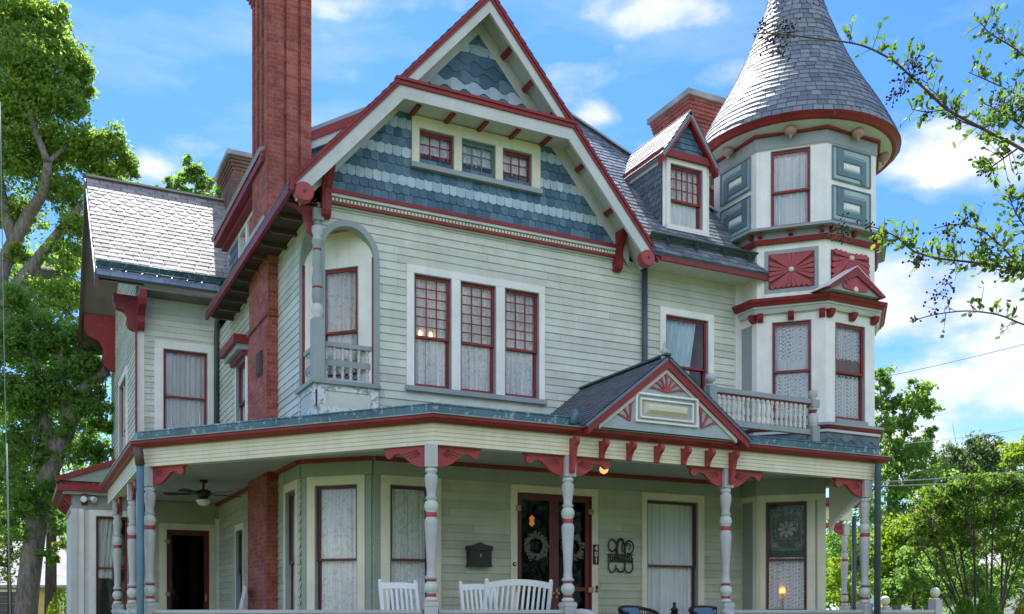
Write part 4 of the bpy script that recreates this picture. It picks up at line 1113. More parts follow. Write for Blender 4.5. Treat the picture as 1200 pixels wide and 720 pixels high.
while z < 15.0:
    r0 = cone_r(z); dr = (cone_r(z+.1)-r0)/.1; st = .118/math.sqrt(1+dr*dr)
    z1 = z+st*1.18; r1 = cone_r(z1); r0 = cone_r(max(z, 10.15))
    fancy = 12.62 < z < 13.02
    n = max(8, int(2*math.pi*r0/(.17 if not fancy else .13))); n0 = n
    ph = random.random()
    for k in range(n0):
        t0 = 2*math.pi*(k+ph)/n; t1 = 2*math.pi*(k+ph+.935)/n; up_ = random.uniform(0, .005); dz = random.uniform(-.006, .006)
        def pt(t, zz, rr): return (TCX+rr*math.cos(t), TCY+rr*math.sin(t), zz)
        tt = random.random()
        if fancy:
            bt = [(t0+(t1-t0)*(.5-.5*math.cos(math.pi*q/6)), z+st*.55*(1-math.sin(math.pi*q/6))) for q in range(7)]
        else: bt = [(t0, z+dz), ((t0+t1)/2, z+dz), (t1, z+dz)]
        rad_ = lambda zz: r0+(r1-r0)*(zz-z)/(z1-z)+.014*(1-(zz-z)/(z1-z))+.003+up_
        mb.face([pt(t, zz, rad_(zz)) for t, zz in bt]+[pt(t1, z1, rad_(z1)), pt((t0+t1)/2, z1, rad_(z1)), pt(t0, z1, rad_(z1))], 0, tt)
        for p, q in zip(bt[:-1], bt[1:]):
            mb.face([pt(p[0], p[1], rad_(p[1])-.016), pt(q[0], q[1], rad_(q[1])-.016), pt(q[0], q[1], rad_(q[1])), pt(p[0], p[1], rad_(p[1]))], 0, tt)
    z += st; row += 1
part(mb, 'turret_roof', [SLATECONE, SLATEDK], TUR)
mb = MB(); mb.lathe((TCX, TCY, 0), [(.07, 15.1), (.06, 15.3), (.1, 15.36), (.12, 15.45), (.08, 15.55), (.03, 15.6), (.02, 16.2), (.002, 16.4)], 14); part(mb, 'finial', GUTTER, TUR)
# ------------------------------------------------------------------ porch
PATH = [(1.66, 21.66), (1.66, 15.75), (4.83, 11.86), (12.78, 11.86), (12.78, 15.0)]
def sweep(mb, path, prof, m=0, closed_prof=False, cap=True):
    """prof: list of (n, z) going round the section; n measured outward"""
    P = [Vector(p) for p in path]; N = []
    for a, b in zip(P[:-1], P[1:]):
        d = (b-a).normalized(); N.append(Vector((d.y, -d.x)))
    M = []
    for i in range(len(P)):
        if i == 0: M.append(N[0])
        elif i == len(P)-1: M.append(N[-1])
        else: M.append((N[i-1]+N[i])/(1+N[i-1].dot(N[i])))
    for i in range(len(P)-1):
        k = len(prof)
        for j in range(k if closed_prof else k-1):
            (n0, z0), (n1, z1) = prof[j], prof[(j+1) % k]
            a, b = P[i], P[i+1]; ma, mb_ = M[i], M[i+1]
            mb.face([(a.x+ma.x*n0, a.y+ma.y*n0, z0), (b.x+mb_.x*n0, b.y+mb_.y*n0, z0), (b.x+mb_.x*n1, b.y+mb_.y*n1, z1), (a.x+ma.x*n1, a.y+ma.y*n1, z1)], m, .5)
    if cap:
        for i in (0, len(P)-1):
            mb.face([(P[i].x+M[i].x*n, P[i].y+M[i].y*n, z) for n, z in prof], m, .5)
mb = MB()
pr = [(-.16, 4.10), (-.16, 3.80), (.012, 3.80)]
z = 3.80
while z < 4.07:
    pr += [(.012, z), (.004, z+.052), (.0, z+.054)]; z += .056
pr += [(.02, 4.08), (.02, 4.10)]
sweep(mb, PATH, pr, 0, True); part(mb, 'porch_frieze', CREAM)
mb = MB(); sweep(mb, PATH, [(-.1, 4.101), (.03, 4.075), (.06, 4.08), (.075, 4.10), (.12, 4.11), (.145, 4.13), (.15, 4.165), (-.1, 4.17)], 0, True); part(mb, 'porch_cornice', RED)
mb = MB(); sweep(mb, PATH, [(-.1, 4.172), (.165, 4.172), (.17, 4.186), (.03, 4.205), (-.1, 4.205)], 0, True); part(mb, 'drip_edge', LEAD)
def cutpath(x0, x1, path=PATH):
    return [(x0, 11.86), (x1, 11.86)]
mb = MB(); GP = [(.045, 4.20), (.05, 4.30), (.065, 4.315), (.055, 4.33), (.02, 4.33), (.01, 4.20)]
sweep(mb, [(1.66, 21.6), (1.66, 15.75), (4.83, 11.86), (6.93, 11.86)], GP, 0, True); part(mb, 'gutter', TEAL); mb = MB(); sweep(mb, [(9.82, 11.86), (12.70, 11.86)], GP, 0, True)
part(mb, 'gutter', TEAL)
mb = MB()
for ps in ([(1.70, 15.8, 4.22), (4.86, 11.9, 4.22), (4.73, 14.03, 4.42), (3.86, 14.9, 4.42)], [(4.86, 11.9, 4.22), (12.75, 11.9, 4.22), (12.75, 14.0, 4.42), (4.73, 14.03, 4.42)],
           [(1.70, 21.68, 4.22), (1.70, 15.8, 4.22), (3.86, 14.9, 4.42), (3.86, 21.68, 4.42)]):
    mb.face(ps)
    mb.face([(x, y, z-.03) for x, y, z in ps[::-1]])
part(mb, 'porch_roof', TEAL)
mb = MB()
for ps in ([(1.74, 15.8), (4.88, 11.94), (4.76, 13.98), (3.86, 14.85)], [(4.88, 11.94), (12.75, 11.94), (12.75, 15.0), (13.3, 15.0), (13.38, 13.66), (12.49, 12.75), (11.67, 13.6), (11.66, 13.98), (4.76, 13.98)],
           [(1.74, 21.66), (1.74, 15.8), (3.86, 14.85), (3.86, 21.66)]):
    mb.face([(x, y, ZC+.005) for x, y in ps[::-1]])
part(mb, 'porch_ceiling', CEIL)
mb = MB()
for ps in ([(1.5, 15.65), (4.77, 11.66), (4.7, 14.0), (3.86, 14.9)], [(4.77, 11.66), (14.4, 11.66), (14.4, 12.7), (12.5, 12.75), (11.67, 13.6), (11.67, 14), (4.7, 14.0)], [(1.5, 21.7), (1.5, 15.65), (3.86, 14.9), (3.86, 21.7)]):
    mb.prism(WORLD, ps, FLR-.06, FLR)
part(mb, 'porch_floor', FLOOR)
mb = MB(); sweep(mb, [(1.6, 21.6), (1.6, 15.72), (4.80, 11.75), (14.3, 11.75)], [(0, 0), (0, .84), (-.05, .84), (-.05, 0)], 0, True); part(mb, 'porch_skirt', GREY)
# steps
mb = MB()
for k in range(5): mb.box(WORLD, 7.0, 9.55, 11.68-.30*(k+1), 11.66, 0, FLR-.16*(k+1)+.0)
part(mb, 'porch_steps', FLOOR)
# posts
def make_post(x, y, rot, z1=3.80):
    mb = MB(); fr = F3((x, y, 0), (math.cos(rot), math.sin(rot), 0))
    mb.box(fr, -.085, .085, 3.51, z1, -.085, .085, 3); mb.box(fr, -.09, .09, FLR, 1.76, -.09, .09, 3)
    mb.box(fr, -.098, .098, 1.70, 1.735, -.098, .098, 3)
    P_ = [(.07, 1.76, 1), (.088, 1.775, 1), (.088, 1.80, 1), (.06, 1.82, 2), (.066, 1.83, 2), (.066, 1.855, 2), (.055, 1.865, 1), (.082, 1.89, 1), (.096, 1.935, 1), (.09, 1.985, 1), (.06, 2.02, 2), (.066, 2.03, 2), (.066, 2.05, 0), (.088, 2.062, 0), (.088, 2.078, 0), (.064, 2.10, 0),
          (.058, 2.20, 0), (.066, 2.40, 0), (.080, 2.62, 0), (.089, 2.78, 0), (.086, 2.83, 0), (.068, 2.86, 2), (.074, 2.875, 2), (.074, 2.915, 2), (.06, 2.925, 1), (.084, 2.95, 1), (.094, 3.0, 1), (.084, 3.055, 1), (.055, 3.085, 0), (.085, 3.10, 0), (.06, 3.14, 0),
          (.064, 3.2, 0), (.082, 3.30, 0), (.088, 3.37, 0), (.076, 3.42, 0), (.05, 3.435, 1), (.078, 3.45, 1), (.082, 3.475, 1), (.07, 3.50, 1), (.06, 3.515, 1)]
    mb.lathe((x, y, 0), P_, 24)
    return mb.build('porch_post', [LILAC, MINT, ROSE, LILAC], HOUSE, Vector((x, y, 0)))
posts = [(4.83, 11.945, rad(-22)), (6.885, 11.945, 0), (9.66, 11.945, 0), (12.56, 11.945, 0), (1.79, 15.72, rad(-62)), (1.76, 17.87, rad(-90)), (1.76, 20.7, rad(-90))]
p0 = None
for x, y, r in posts:
    if p0 is None or r not in done:
        o = make_post(x, y, r); done = {} if p0 is None else done; done[r] = (o, x, y); p0 = o
    else:
        s, sx, sy = done[r]; c = s.copy(); COL.objects.link(c); c.parent = HOUSE; c.location = Vector(s.location)+Vector((x-sx, y-sy, 0))
# carved brackets beside the posts
BP = [(0, .0), (0, -.275), (.06, -.275), (.12, -.262), (.20, -.225), (.28, -.16), (.34, -.105), (.40, -.085), (.46, -.095), (.49, -.125), (.53, -.145), (.57, -.135), (.59, -.10), (.59, -.06), (.57, -.035), (.62, -.02), (.62, 0)]
def pbracket(x, y, A, off=.085, s=1.0):
    A = Vector(A).normalized(); fr = F3(Vector((x, y, 3.80))+A*off, A, (0, 0, 1)); mb = MB()
    mb.prism(fr, [(a*s, b*s) for a, b in BP], -.028, .028)
    for k in range(5):
        t = rad(18+14*k); mb_ = fr.P(.04, -.03, 0)
        for n0, n1 in ((.028, .036), (-.036, -.028)):
            c, d = Vector((.05+.07*math.cos(t), -.03-.07*math.sin(t))), Vector((.05+(.30-.028*k)*math.cos(t), -.03-(.30-.035*k)*math.sin(t)*.78))
            u_ = (d-c).normalized(); p = Vector((-u_.y, u_.x))*.006
            if d.y > -.26: mb.prism(fr, [tuple((c-p)*s), tuple((d-p*.4)*s), tuple((d+p*.4)*s), tuple((c+p)*s)], n0, n1, 1)
    return part(mb, 'porch_bracket', [ROSERED, DKRED])
dch = Vector((-3.17, 3.89, 0)).normalized()
pbracket(4.83, 11.945, dch); pbracket(4.83, 11.945, (1, 0, 0))
for x in (6.885, 9.66): pbracket(x, 11.945, (1, 0, 0)); pbracket(x, 11.945, (-1, 0, 0))
pbracket(12.56, 11.945, (-1, 0, 0))
pbracket(1.79, 15.72, -dch); pbracket(1.79, 15.72, (0, 1, 0))
for y in (17.87, 20.7): pbracket(1.76, y, (0, 1, 0)); pbracket(1.76, y, (0, -1, 0))
# curved brackets along the frieze under the little gable
for i, u in enumerate((671.5, 706, 738, 770.5, 802, 830, 858)):
    x = aY(u, 11.8); end = i in (0, 6)
    fr = F3((x, 11.85, 0), (0, -1, 0), (0, 0, 1)); mb = MB(); zb = 3.56 if end else 3.79
    hz = 3.99; q_ = hz-.03-zb
    pts = [(0, zb), (.03, zb-.012), (.055, zb+.0), (.065, zb+.03)]+[(.065+.085*(k/6)**1.6, zb+.03+(q_-.06)*k/6) for k in range(1, 7)]+[(.135+.062*math.cos(rad(-50+25*k)), hz+.062*math.sin(rad(-50+25*k))) for k in range(9)]+[(.05, 4.03), (0, 4.04)]
    mb.prism(fr, pts, -.03, .03); part(mb, 'frieze_bracket', ROSERED)
# railings
def rail(p, q, name='porch_railing'):
    p, q = Vector(p), Vector(q); A = (q-p); L_ = A.length; fr = F3(p, A); mb = MB()
    mb.box(fr, 0, L_, 1.605, 1.652, -.06, .06); mb.box(fr, 0, L_, 1.565, 1.605, -.035, .035); mb.box(fr, 0, L_, 1.02, 1.07, -.035, .035)
    n = int(L_/.13)
    for k in range(n): mb.box(fr, (k+.5)*L_/n-.018, (k+.5)*L_/n+.018, 1.07, 1.565, -.018, .018)
    return part(mb, name, LILAC)
rail((1.85, 15.66, 0), (4.76, 12.04, 0)); rail((4.92, 11.95, 0), (6.79, 11.95, 0)); rail((9.75, 11.95, 0), (12.47, 11.95, 0)); rail((12.65, 11.95, 0), (14.17, 11.95, 0)); rail((1.77, 15.8, 0), (1.77, 21.6, 0))
for x, s in ((6.96, 1), (9.585, -1)):
    mb = MB(); y = 11.84
    mb.tube([(x+s*.0, 11.9, 1.61), (x+s*.05, 11.8, 1.615), (x+s*.10, 11.66, 1.60), (x+s*.11, 11.5, 1.52), (x+s*.11, 10.6, .95)], [.05, .055, .055, .05, .045], 10)
    mb.box(WORLD, x+s*.11-.04, x+s*.11+.04, 10.55, 10.63, 0, .95)
    part(mb, 'stair_rail', PALEGREY)
def newel(x, y, z0, z1, w=.08, r=.085, mats=None, name='newel_post'):
    mb = MB(); mb.box(F3((x, y, 0), (1, 0, 0)), -w, w, z0, z1, -w, w)
    mb.lathe((x, y, 0), [(w*.95, z1, 1), (w*.9, z1+.02, 1), (w*.5, z1+.03, 2), (w*.5, z1+.045, 2)]+[(max(.02, r*math.sin(math.pi*(k+1)/10)), z1+.045+r*.95-r*math.cos(math.pi*(k+1)/10)*1.0, 1) for k in range(9)], 18, m=1)
    return part(mb, name, mats or [LILAC, CREAM, ROSE])
newel(14.24, 11.95, FLR, 1.83); newel(14.24, 13.05, FLR, 1.70)
# ------------------------------------------------------------------ little gable over the steps
PG = F3((0, 11.60, 0), (1, 0, 0)); gx0, gx1, gxm, gz0, gz1 = 6.99, 9.80, 8.325, 4.19, 5.24
mb = MB(); mb.prism(PG, [(gx0+.12, gz0), (gx1-.12, gz0), (gxm, gz1-.1)], -.06, -.03); tym = part(mb, 'porch_gable', POWDER)
def sl(x): return gz1-(gz1-gz0)*((gxm-x)/(gxm-gx0) if x < gxm else (x-gxm)/(gx1-gxm))
mb = MB(); m2 = MB()
for a, b in ((gx0, gxm), (gxm, gx1)):
    mb.prism(PG, [(a, sl(a)), (b, sl(b)), (b, sl(b)-.125), (a, sl(a)-.125)] if a == gx0 else [(a, sl(a)), (b, sl(b)), (b, sl(b)-.125), (a, sl(a)-.125)], -.08, .03)
    m2.prism(PG, [(a+(.2 if a == gx0 else 0), sl(a+(.2 if a == gx0 else 0))-.125), (b-(.2 if b == gx1 else 0), sl(b-(.2 if b == gx1 else 0))-.125), (b-(.2 if b == gx1 else 0), sl(b-(.2 if b == gx1 else 0))-.19), (a+(.2 if a == gx0 else 0), sl(a+(.2 if a == gx0 else 0))-.19)], -.06, -.005)
part(mb, 'rake_moulding', RED, tym); part(m2, 'rake_fillet', PALEGREY, tym)
def frame_rect(mb, fr, x0, x1, z0, z1, w, n0, n1, m=0):
    mb.box(fr, x0, x1, z1-w, z1, n0, n1, m); mb.box(fr, x0, x1, z0, z0+w, n0, n1, m); mb.box(fr, x0, x0+w, z0+w, z1-w, n0, n1, m); mb.box(fr, x1-w, x1, z0+w, z1-w, n0, n1, m)
LW = [o for o in HOUSE.children if o.get('label') == 'window with dark leaded glass above a net curtain'][0]
mb = MB(); um, uz, uh = (uw[0]+uw[1])/2, 3.06, (uw[1]-uw[0])/2     # leading and flower of the dark upper sash
frame_rect(mb, TD, um-uh+.09, um+uh-.09, uz-.36, uz+.36, .022, -.098, -.09, 0); frame_rect(mb, TD, um-.19, um+.19, uz-.17, uz+.19, .018, -.098, -.089, 1)
for k in range(8): petal(mb, TD, (um+.03*math.cos(k*math.pi/4), uz+.01+.03*math.sin(k*math.pi/4)), (um+.15*math.cos(k*math.pi/4), uz+.01+.15*math.sin(k*math.pi/4)), .07, -.097, -.0905+.0002*k, 2, .012)
for s in (-1, 1):
    for z_ in (uz-.27, uz+.28): mb.lathe(TD.P(um+s*.19, z_, -.097), [(.05, 0), (.05, .006)], 12, ax=TD.N, m=1)
part(mb, 'leaded_glass', [SLATEBLUE, GLASSROSE, GLASSLILAC], LW)
mb = MB(); frame_rect(mb, PG, 7.79, 8.88, 4.31, 4.73, .028, -.03, .01); frame_rect(mb, PG, 7.87, 8.80, 4.375, 4.655, .022, -.03, .004)
part(mb, 'panel_moulding', WHITE, tym)
mb = MB(); fr = PG; x0, x1, z0, z1 = 7.95, 8.72, 4.43, 4.60; b = .06
q0 = [fr.P(x0, z0, -.03), fr.P(x1, z0, -.03), fr.P(x1, z1, -.03), fr.P(x0, z1, -.03)]; q1 = [fr.P(x0+b, z0+b, .03), fr.P(x1-b, z0+b, .03), fr.P(x1-b, z1-b, .03), fr.P(x0+b, z1-b, .03)]
mb.face(q1)
for i in range(4): mb.face([q0[i], q0[(i+1) % 4], q1[(i+1) % 4], q1[i]])
part(mb, 'panel_block', BUFF, tym)
def fan(c, specs):
    mb = MB()
    for i, (ang, ln, w) in enumerate(specs):
        t = rad(ang); d = Vector((math.cos(t), math.sin(t))); p = Vector((-d.y, d.x)); c_ = Vector(c)
        pts = [c_-p*.008, c_+d*ln*.6-p*w*.22, c_+d*(ln-w*.5)-p*w*.5]
        for k in range(1, 6):
            a = -math.pi/2+math.pi*k/6; pts.append(c_+d*(ln-w*.5)+d*math.cos(a)*w*.5+p*math.sin(a)*w*.5)
        pts += [c_+d*(ln-w*.5)+p*w*.5, c_+d*ln*.6+p*w*.22, c_+p*.008]
        mb.prism(PG, [(q.x, q.y) for q in pts], -.03, -.010+.0006*i)
    return part(mb, 'carved_fan', ROSE, tym)
fan((8.335, 4.775), [(90, .31, .07), (63, .26, .062), (118, .26, .062), (38, .27, .06), (143, .28, .06), (13, .36, .058), (168, .36, .058)])
fan((7.71, 4.315), [(88, .33, .07), (121, .27, .065), (157, .34, .062)])
fan((8.95, 4.315), [(92, .30, .066), (58, .24, .06), (22, .33, .06)])
fan((7.71, 4.315), []) if False else None
pk = (gz1-gz0)/(gxm-gx0); pa = math.atan(pk)
for s in (-1, 1):
    ex = gx0-.05 if s < 0 else gx1+.05; run = abs(gxm-ex); kk = (gz1-gz0+.04)/run; an = math.atan(kk)
    fr = F3((ex, 0, gz0+.0), (0, -1, 0) if s < 0 else (0, 1, 0), (-s*math.cos(an), 0, math.sin(an))); ll = run/math.cos(an)
    reg = [(-14.0, 0), (-11.55, 0), (-11.55, ll), (-14.0, ll)] if s < 0 else [(11.55, 0), (14.0, 0), (14.0, ll), (11.55, ll)]
    mb = MB(); sheet(mb, fr, reg, .0, 0, .04); shingles(mb, fr, reg, .085, .17, lambda r: ('sq', 0), th=.008, jit=.06); part(mb, 'porch_gable_roof', SLATEDK)
mb = MB(); mb.bar((gxm, 11.55, gz1+.07), (gxm, 14, gz1+.07), .1, .03); part(mb, 'ridge_capping', GUTTER)
mb = MB(); mb.lathe((gxm, 11.66, 0), [(.05, 5.2), (.05, 5.30), (.03, 5.32), (.05, 5.35), (.055, 5.38), (.03, 5.42), (.02, 5.44), (.025, 5.47), (.005, 5.52)], 12); part(mb, 'finial', LILAC, tym)
mb = MB(); mb.tube([(6.86, 11.78, 4.22), (6.90, 11.78, 4.34), (6.96, 11.85, 4.40), (7.02, 12.0, 4.36), (7.0, 12.1, 4.24)], [.05, .06, .055, .05, .04], 8); part(mb, 'flashing', TEAL)
# ------------------------------------------------------------------ balcony rail on the porch roof
mb = MB(); BR = F3((0, 11.95, 0), (1, 0, 0)); b0, b1 = 9.46, 11.36
mb.box(BR, b0, b1, 4.955, 5.03, -.045, .045); mb.box(BR, b0, b1, 4.925, 4.955, -.02, .02, 1); mb.box(BR, b0, b1, 4.46, 4.54, -.04, .04)
br = part(mb, 'balcony_railing', [GREY, RED])
k = 0; x = b0+.06
while x < b1-.03:
    mb = MB(); mb.lathe((x, 11.95, 0), baluster_prof(.034, 4.54, 4.925), 10); part(mb, 'baluster', [PALEGREY, RED, CREAM], br); x += .096
newel(9.38, 11.95, 4.35, 5.04, .07, .08, [GREY, LILAC, ROSE]); newel(11.43, 11.95, 4.35, 4.60, .075, .02, [GREY, LILAC, ROSE], 'newel_block')
mb = MB(); fr = F3((11.43, 11.95, 0), (1, 0, 0)); mb.box(fr, -.075, .075, 4.90, 5.02, -.075, .075); mb.lathe((11.43, 11.95, 0), [(.06, 4.60, 1), (.075, 4.64, 1), (.085, 4.72, 1), (.07, 4.80, 2), (.05, 4.83, 2), (.07, 4.86, 1), (.07, 4.90, 1), (.05, 5.02, 1), (.04, 5.05, 1), (.06, 5.07, 1), (.075, 5.11, 1), (.07, 5.16, 1), (.03, 5.19, 1)], 16)
part(mb, 'newel_post', [GREY, LILAC, RED])
# ------------------------------------------------------------------ arched spandrel at the porch end and the far side porch
mb = MB(); AR = F3((12.60, 0, 0), (0, -1, 0))
pts = [(-12.76, 3.80), (-12.76, 2.95), (-12.68, 3.12)]+[(-12.66+.58*math.sin(math.pi/2*k/10), 3.18+.40*math.sin(math.pi/2*(k/10))**1.0) for k in range(11)]+[(-12.03, 3.80)]
mb.prism(AR, pts, -.03, .03); part(mb, 'arched_spandrel', CREAM)
mb = MB()
pts_o = [(-12.66+.58*math.sin(math.pi/2*k/14), 3.18+.40*math.sin(math.pi/2*k/14)) for k in range(15)]
for a, b in zip(pts_o[:-1], pts_o[1:]): mb.bar(AR.P(a[0], a[1]-.02, 0), AR.P(b[0], b[1]-.02, 0), .10, .035)
for a in pts_o[1::1]: mb.box(AR, a[0]-.012, a[0]+.012, a[1]-.075, a[1]-.03, -.03, .03)
part(mb, 'arch_spindles', WHITE)
mb = MB(); SPY = 18.2
mb.box(WORLD, 13.45, 18.62, SPY-.09, SPY+.09, 3.88, 4.20); part(mb, 'porch_frieze', CREAM)
mb = MB(); mb.box(WORLD, 13.45, 18.8, SPY-.24, SPY+.1, 4.24, 4.34); mb.box(WORLD, 13.45, 18.75, SPY-.15, SPY+.1, 4.20, 4.24); part(mb, 'porch_cornice', RED)
mb = MB(); mb.box(WORLD, 13.45, 18.8, SPY-.2, 21, 4.345, 4.40); part(mb, 'porch_roof', TEAL)
mb = MB(); mb.box(WORLD, 13.3, 18.8, SPY-.2, 21, FLR-.1, FLR); part(mb, 'porch_floor', FLOOR)
s, sx, sy = done[0]; c = s.copy(); COL.objects.link(c); c.parent = HOUSE; c.location = Vector(s.location)+Vector((18.45-sx, SPY-sy, 0))
pbracket(18.45, SPY, (-1, 0, 0))
mb = MB(); mb.tube([(18.72, SPY-.05, 4.0), (18.72, SPY-.05, .3)], .055, 8); part(mb, 'downspout', GUTTER)
# porch downspouts
mb = MB(); mb.tube([(1.60, 15.52, 4.06), (1.635, 15.55, 3.8)], .07, 10, 1); mb.tube([(1.635, 15.55, 3.8), (1.64, 15.56, .1)], .056, 10)
part(mb, 'downspout', [TEALPIPE, BROWN])
mb = MB(); mb.tube([(12.66, 11.74, 4.06), (12.66, 11.76, 3.9), (12.66, 11.78, .1)], .055, 10); part(mb, 'downspout', GUTTER)
# ------------------------------------------------------------------ ground floor bay of the wing
mb = MB(); BB = F3((0, 22.3, 0), (1, 0, 0)); BL = F3((1.03, 0, 0), (0, -1, 0))
bw = (aY(112, 22.3), aY(139, 22.3)+.25)
flat_wall(mb, BB, 1.03, 2.21, .3, 4.05, [(bw[0], 2.1, 1.45, 3.62)]); flat_wall(mb, BL, -25.2, -22.3, .3, 4.05, [])
mb.face([(1.03, 25.2, .3), (2.21, 25.2, .3), (2.21, 25.2, 4.05), (1.03, 25.2, 4.05)])
mb.box(BB, 1.03, 1.24, .3, 3.75, .0, .03, 1); mb.box(BB, 1.03, 2.21, 3.75, 4.05, 0, .025, 2); mb.box(BL, -25.2, -22.3, 3.75, 4.05, 0, .025, 2)
mb.box(BB, .99, 1.12, .3, 3.75, .03, .05, 3)
part(mb, 'bay_wall', [PALEGREY, WHITE, GREY, PALEGREY])
window(BB, bw[0], 2.1, 1.45, 3.62, wl=.12, wr=0, wt=.12, cn=.05, rail=.5, cur=[(SHEER, (0, .7, .40, 1), dict(lean=.1, amp=.03)), ], case=WHITE, label='bay window of the wing, gathered white curtain')
mb = MB()
mb.box(WORLD, .72, 2.3, 22.02, 25.4, 4.10, 4.22, 0); mb.box(WORLD, .80, 2.25, 22.1, 25.3, 4.22, 4.30, 0); mb.box(WORLD, .85, 2.25, 22.15, 25.3, 4.04, 4.10, 1)
bay = part(mb, 'bay_cornice', [RED, PALEGREY])
for y in (22.35, 22.9, 23.5, 24.1, 24.7):
    fr = F3((1.03, y, 4.05), (-1, 0, 0)); mb = MB(); mb.prism(fr, [(0, -.22), (.06, -.22), (.2, -.08), (.2, 0), (0, 0)], -.05, .05); part(mb, 'bracket', RED, bay)
fr = F3((1.25, 22.3, 4.05), (0, -1, 0)); mb = MB(); mb.prism(fr, [(0, -.22), (.06, -.22), (.18, -.08), (.18, 0), (0, 0)], -.06, .06); part(mb, 'bracket', RED, bay)
mb = MB(); e = 4.30
mb.face([(.75, 22.05, e), (2.21, 22.05, e+.55), (2.21, 22.05, e)], 2, .5)
mb.face([(.75, 22.05, e), (.75, 25.3, e), (2.21, 25.3, e+.55), (2.21, 22.05, e+.55)], 0, .5)
mb.bar((.70, 22.04, e+.01), (2.21, 22.04, e+.58), .09, .10, (0, 0, 1), 1)
part(mb, 'bay_roof', [SLATEDK, RED, OLIVE], bay)
# ------------------------------------------------------------------ things on and about the porch
def tobj(name, mb, mats, parent, loc=None):
    return mb.build(name, mats, parent, wloc(parent) if loc is None else loc)
def rocking_chair(x, y, rot, label, width=.56, group='white rocking chairs on the porch', bench=False):
    t = empty('garden_bench' if bench else 'rocking_chair', (x, y, FLR), label, 'bench' if bench else 'rocking chair', None if bench else group)
    c, s = math.cos(rot), math.sin(rot)
    A = Vector((c, s, 0)); fr0 = F3((x, y, FLR), A); FW = fr0.N       # chair faces along N
    def P(a, f, z): return Vector((x, y, FLR))+A*a+FW*f+Vector((0, 0, z))
    w = width/2
    tilt = lambda z: -.16-.22*(z-.42)                                  # back leans backwards with height
    H = 1.13
    mb = MB()
    for k in range(7): f0 = -.18+.065*k; mb.box(fr0, -w, w, .405-.012*(7-k)*.4, .425-.012*(7-k)*.4, f0, f0+.055)
    tobj('seat', mb, WHITEWOOD, t)
    mb = MB(); n = max(5, int(width/.085)); arch = .05 if bench else .012
    zt = lambda a: H-.09+arch*(1-(a/w)**2)
    for k in range(n):
        a = -w+.05+(2*w-.1)*(k+.5)/n; mb.bar(P(a, tilt(.45), .45), P(a, tilt(zt(a)), zt(a)), .034, .016, FW)
    for k in range(8):
        a0, a1 = -w+2*w*k/8, -w+2*w*(k+1)/8
        z0, z1 = zt(a0), zt(a1)
        q = [P(a0, tilt(z0)+.014, z0), P(a1, tilt(z1)+.014, z1), P(a1, tilt(z1+.085)+.014, z1+.085), P(a0, tilt(z0+.085)+.014, z0+.085)]; r = [p-FW*.028 for p in q]
        mb.face(q, 0, .5); mb.face(r[::-1], 0, .5); mb.face([q[3], q[2], r[2], r[3]], 0, .5); mb.face([q[1], q[0], r[0], r[1]], 0, .5)
    mb.bar(P(-w, tilt(.47), .47), P(w, tilt(.47), .47), .028, .06, FW)
    tobj('backrest', mb, WHITEWOOD, t)
    for sd_ in (-1, 1):
        mb = MB(); a = sd_*w
        mb.bar(P(a, -.10, .05), P(a, tilt(.42), .42), .042, .05, FW); mb.bar(P(a, tilt(.42), .42), P(a, tilt(H+.015), H+.015), .042, .045, FW)
        mb.lathe(P(a, tilt(H), H+.01), [(.021, 0), (.028, .015), (.02, .035), (.004, .04)], 10); tobj('leg', mb, WHITEWOOD, t)
        mb = MB(); mb.bar(P(a, .24, .05), P(a, .24, .64), .042, .042, FW); tobj('leg', mb, WHITEWOOD, t)
        mb = MB(); mb.box(F3(P(a, 0, 0), A), -.045, .045, .64, .665, -.24, .31); tobj('armrest', mb, WHITEWOOD, t)
        if not bench:
            mb = MB(); mb.tube([P(a, -.55+.12*k, .03+.16*((k-5)/5)**2*.6) for k in range(10)], .022, 6); tobj('rocker', mb, WHITEWOOD, t)
        else:
            mb = MB(); mb.box(F3(P(a, 0, 0), A), -.03, .03, .0, .06, -.25, .3); tobj('foot', mb, WHITEWOOD, t)
    return t
rocking_chair(4.80, 12.75, rad(4), 'white rocking chair standing alone in front of the corner bay windows', .54)
rocking_chair(6.12, 13.0, rad(0), 'white rocking chair behind the long white bench, below the black mailbox', .54)
rocking_chair(3.25, 17.55, rad(-100), 'white rocking chair turned sideways beside the brick chimney and the screen door', .54)
rocking_chair(6.22, 12.45, rad(180+0), 'long white slatted bench with a gently arched back, just behind the porch rail', 1.0, bench=True)
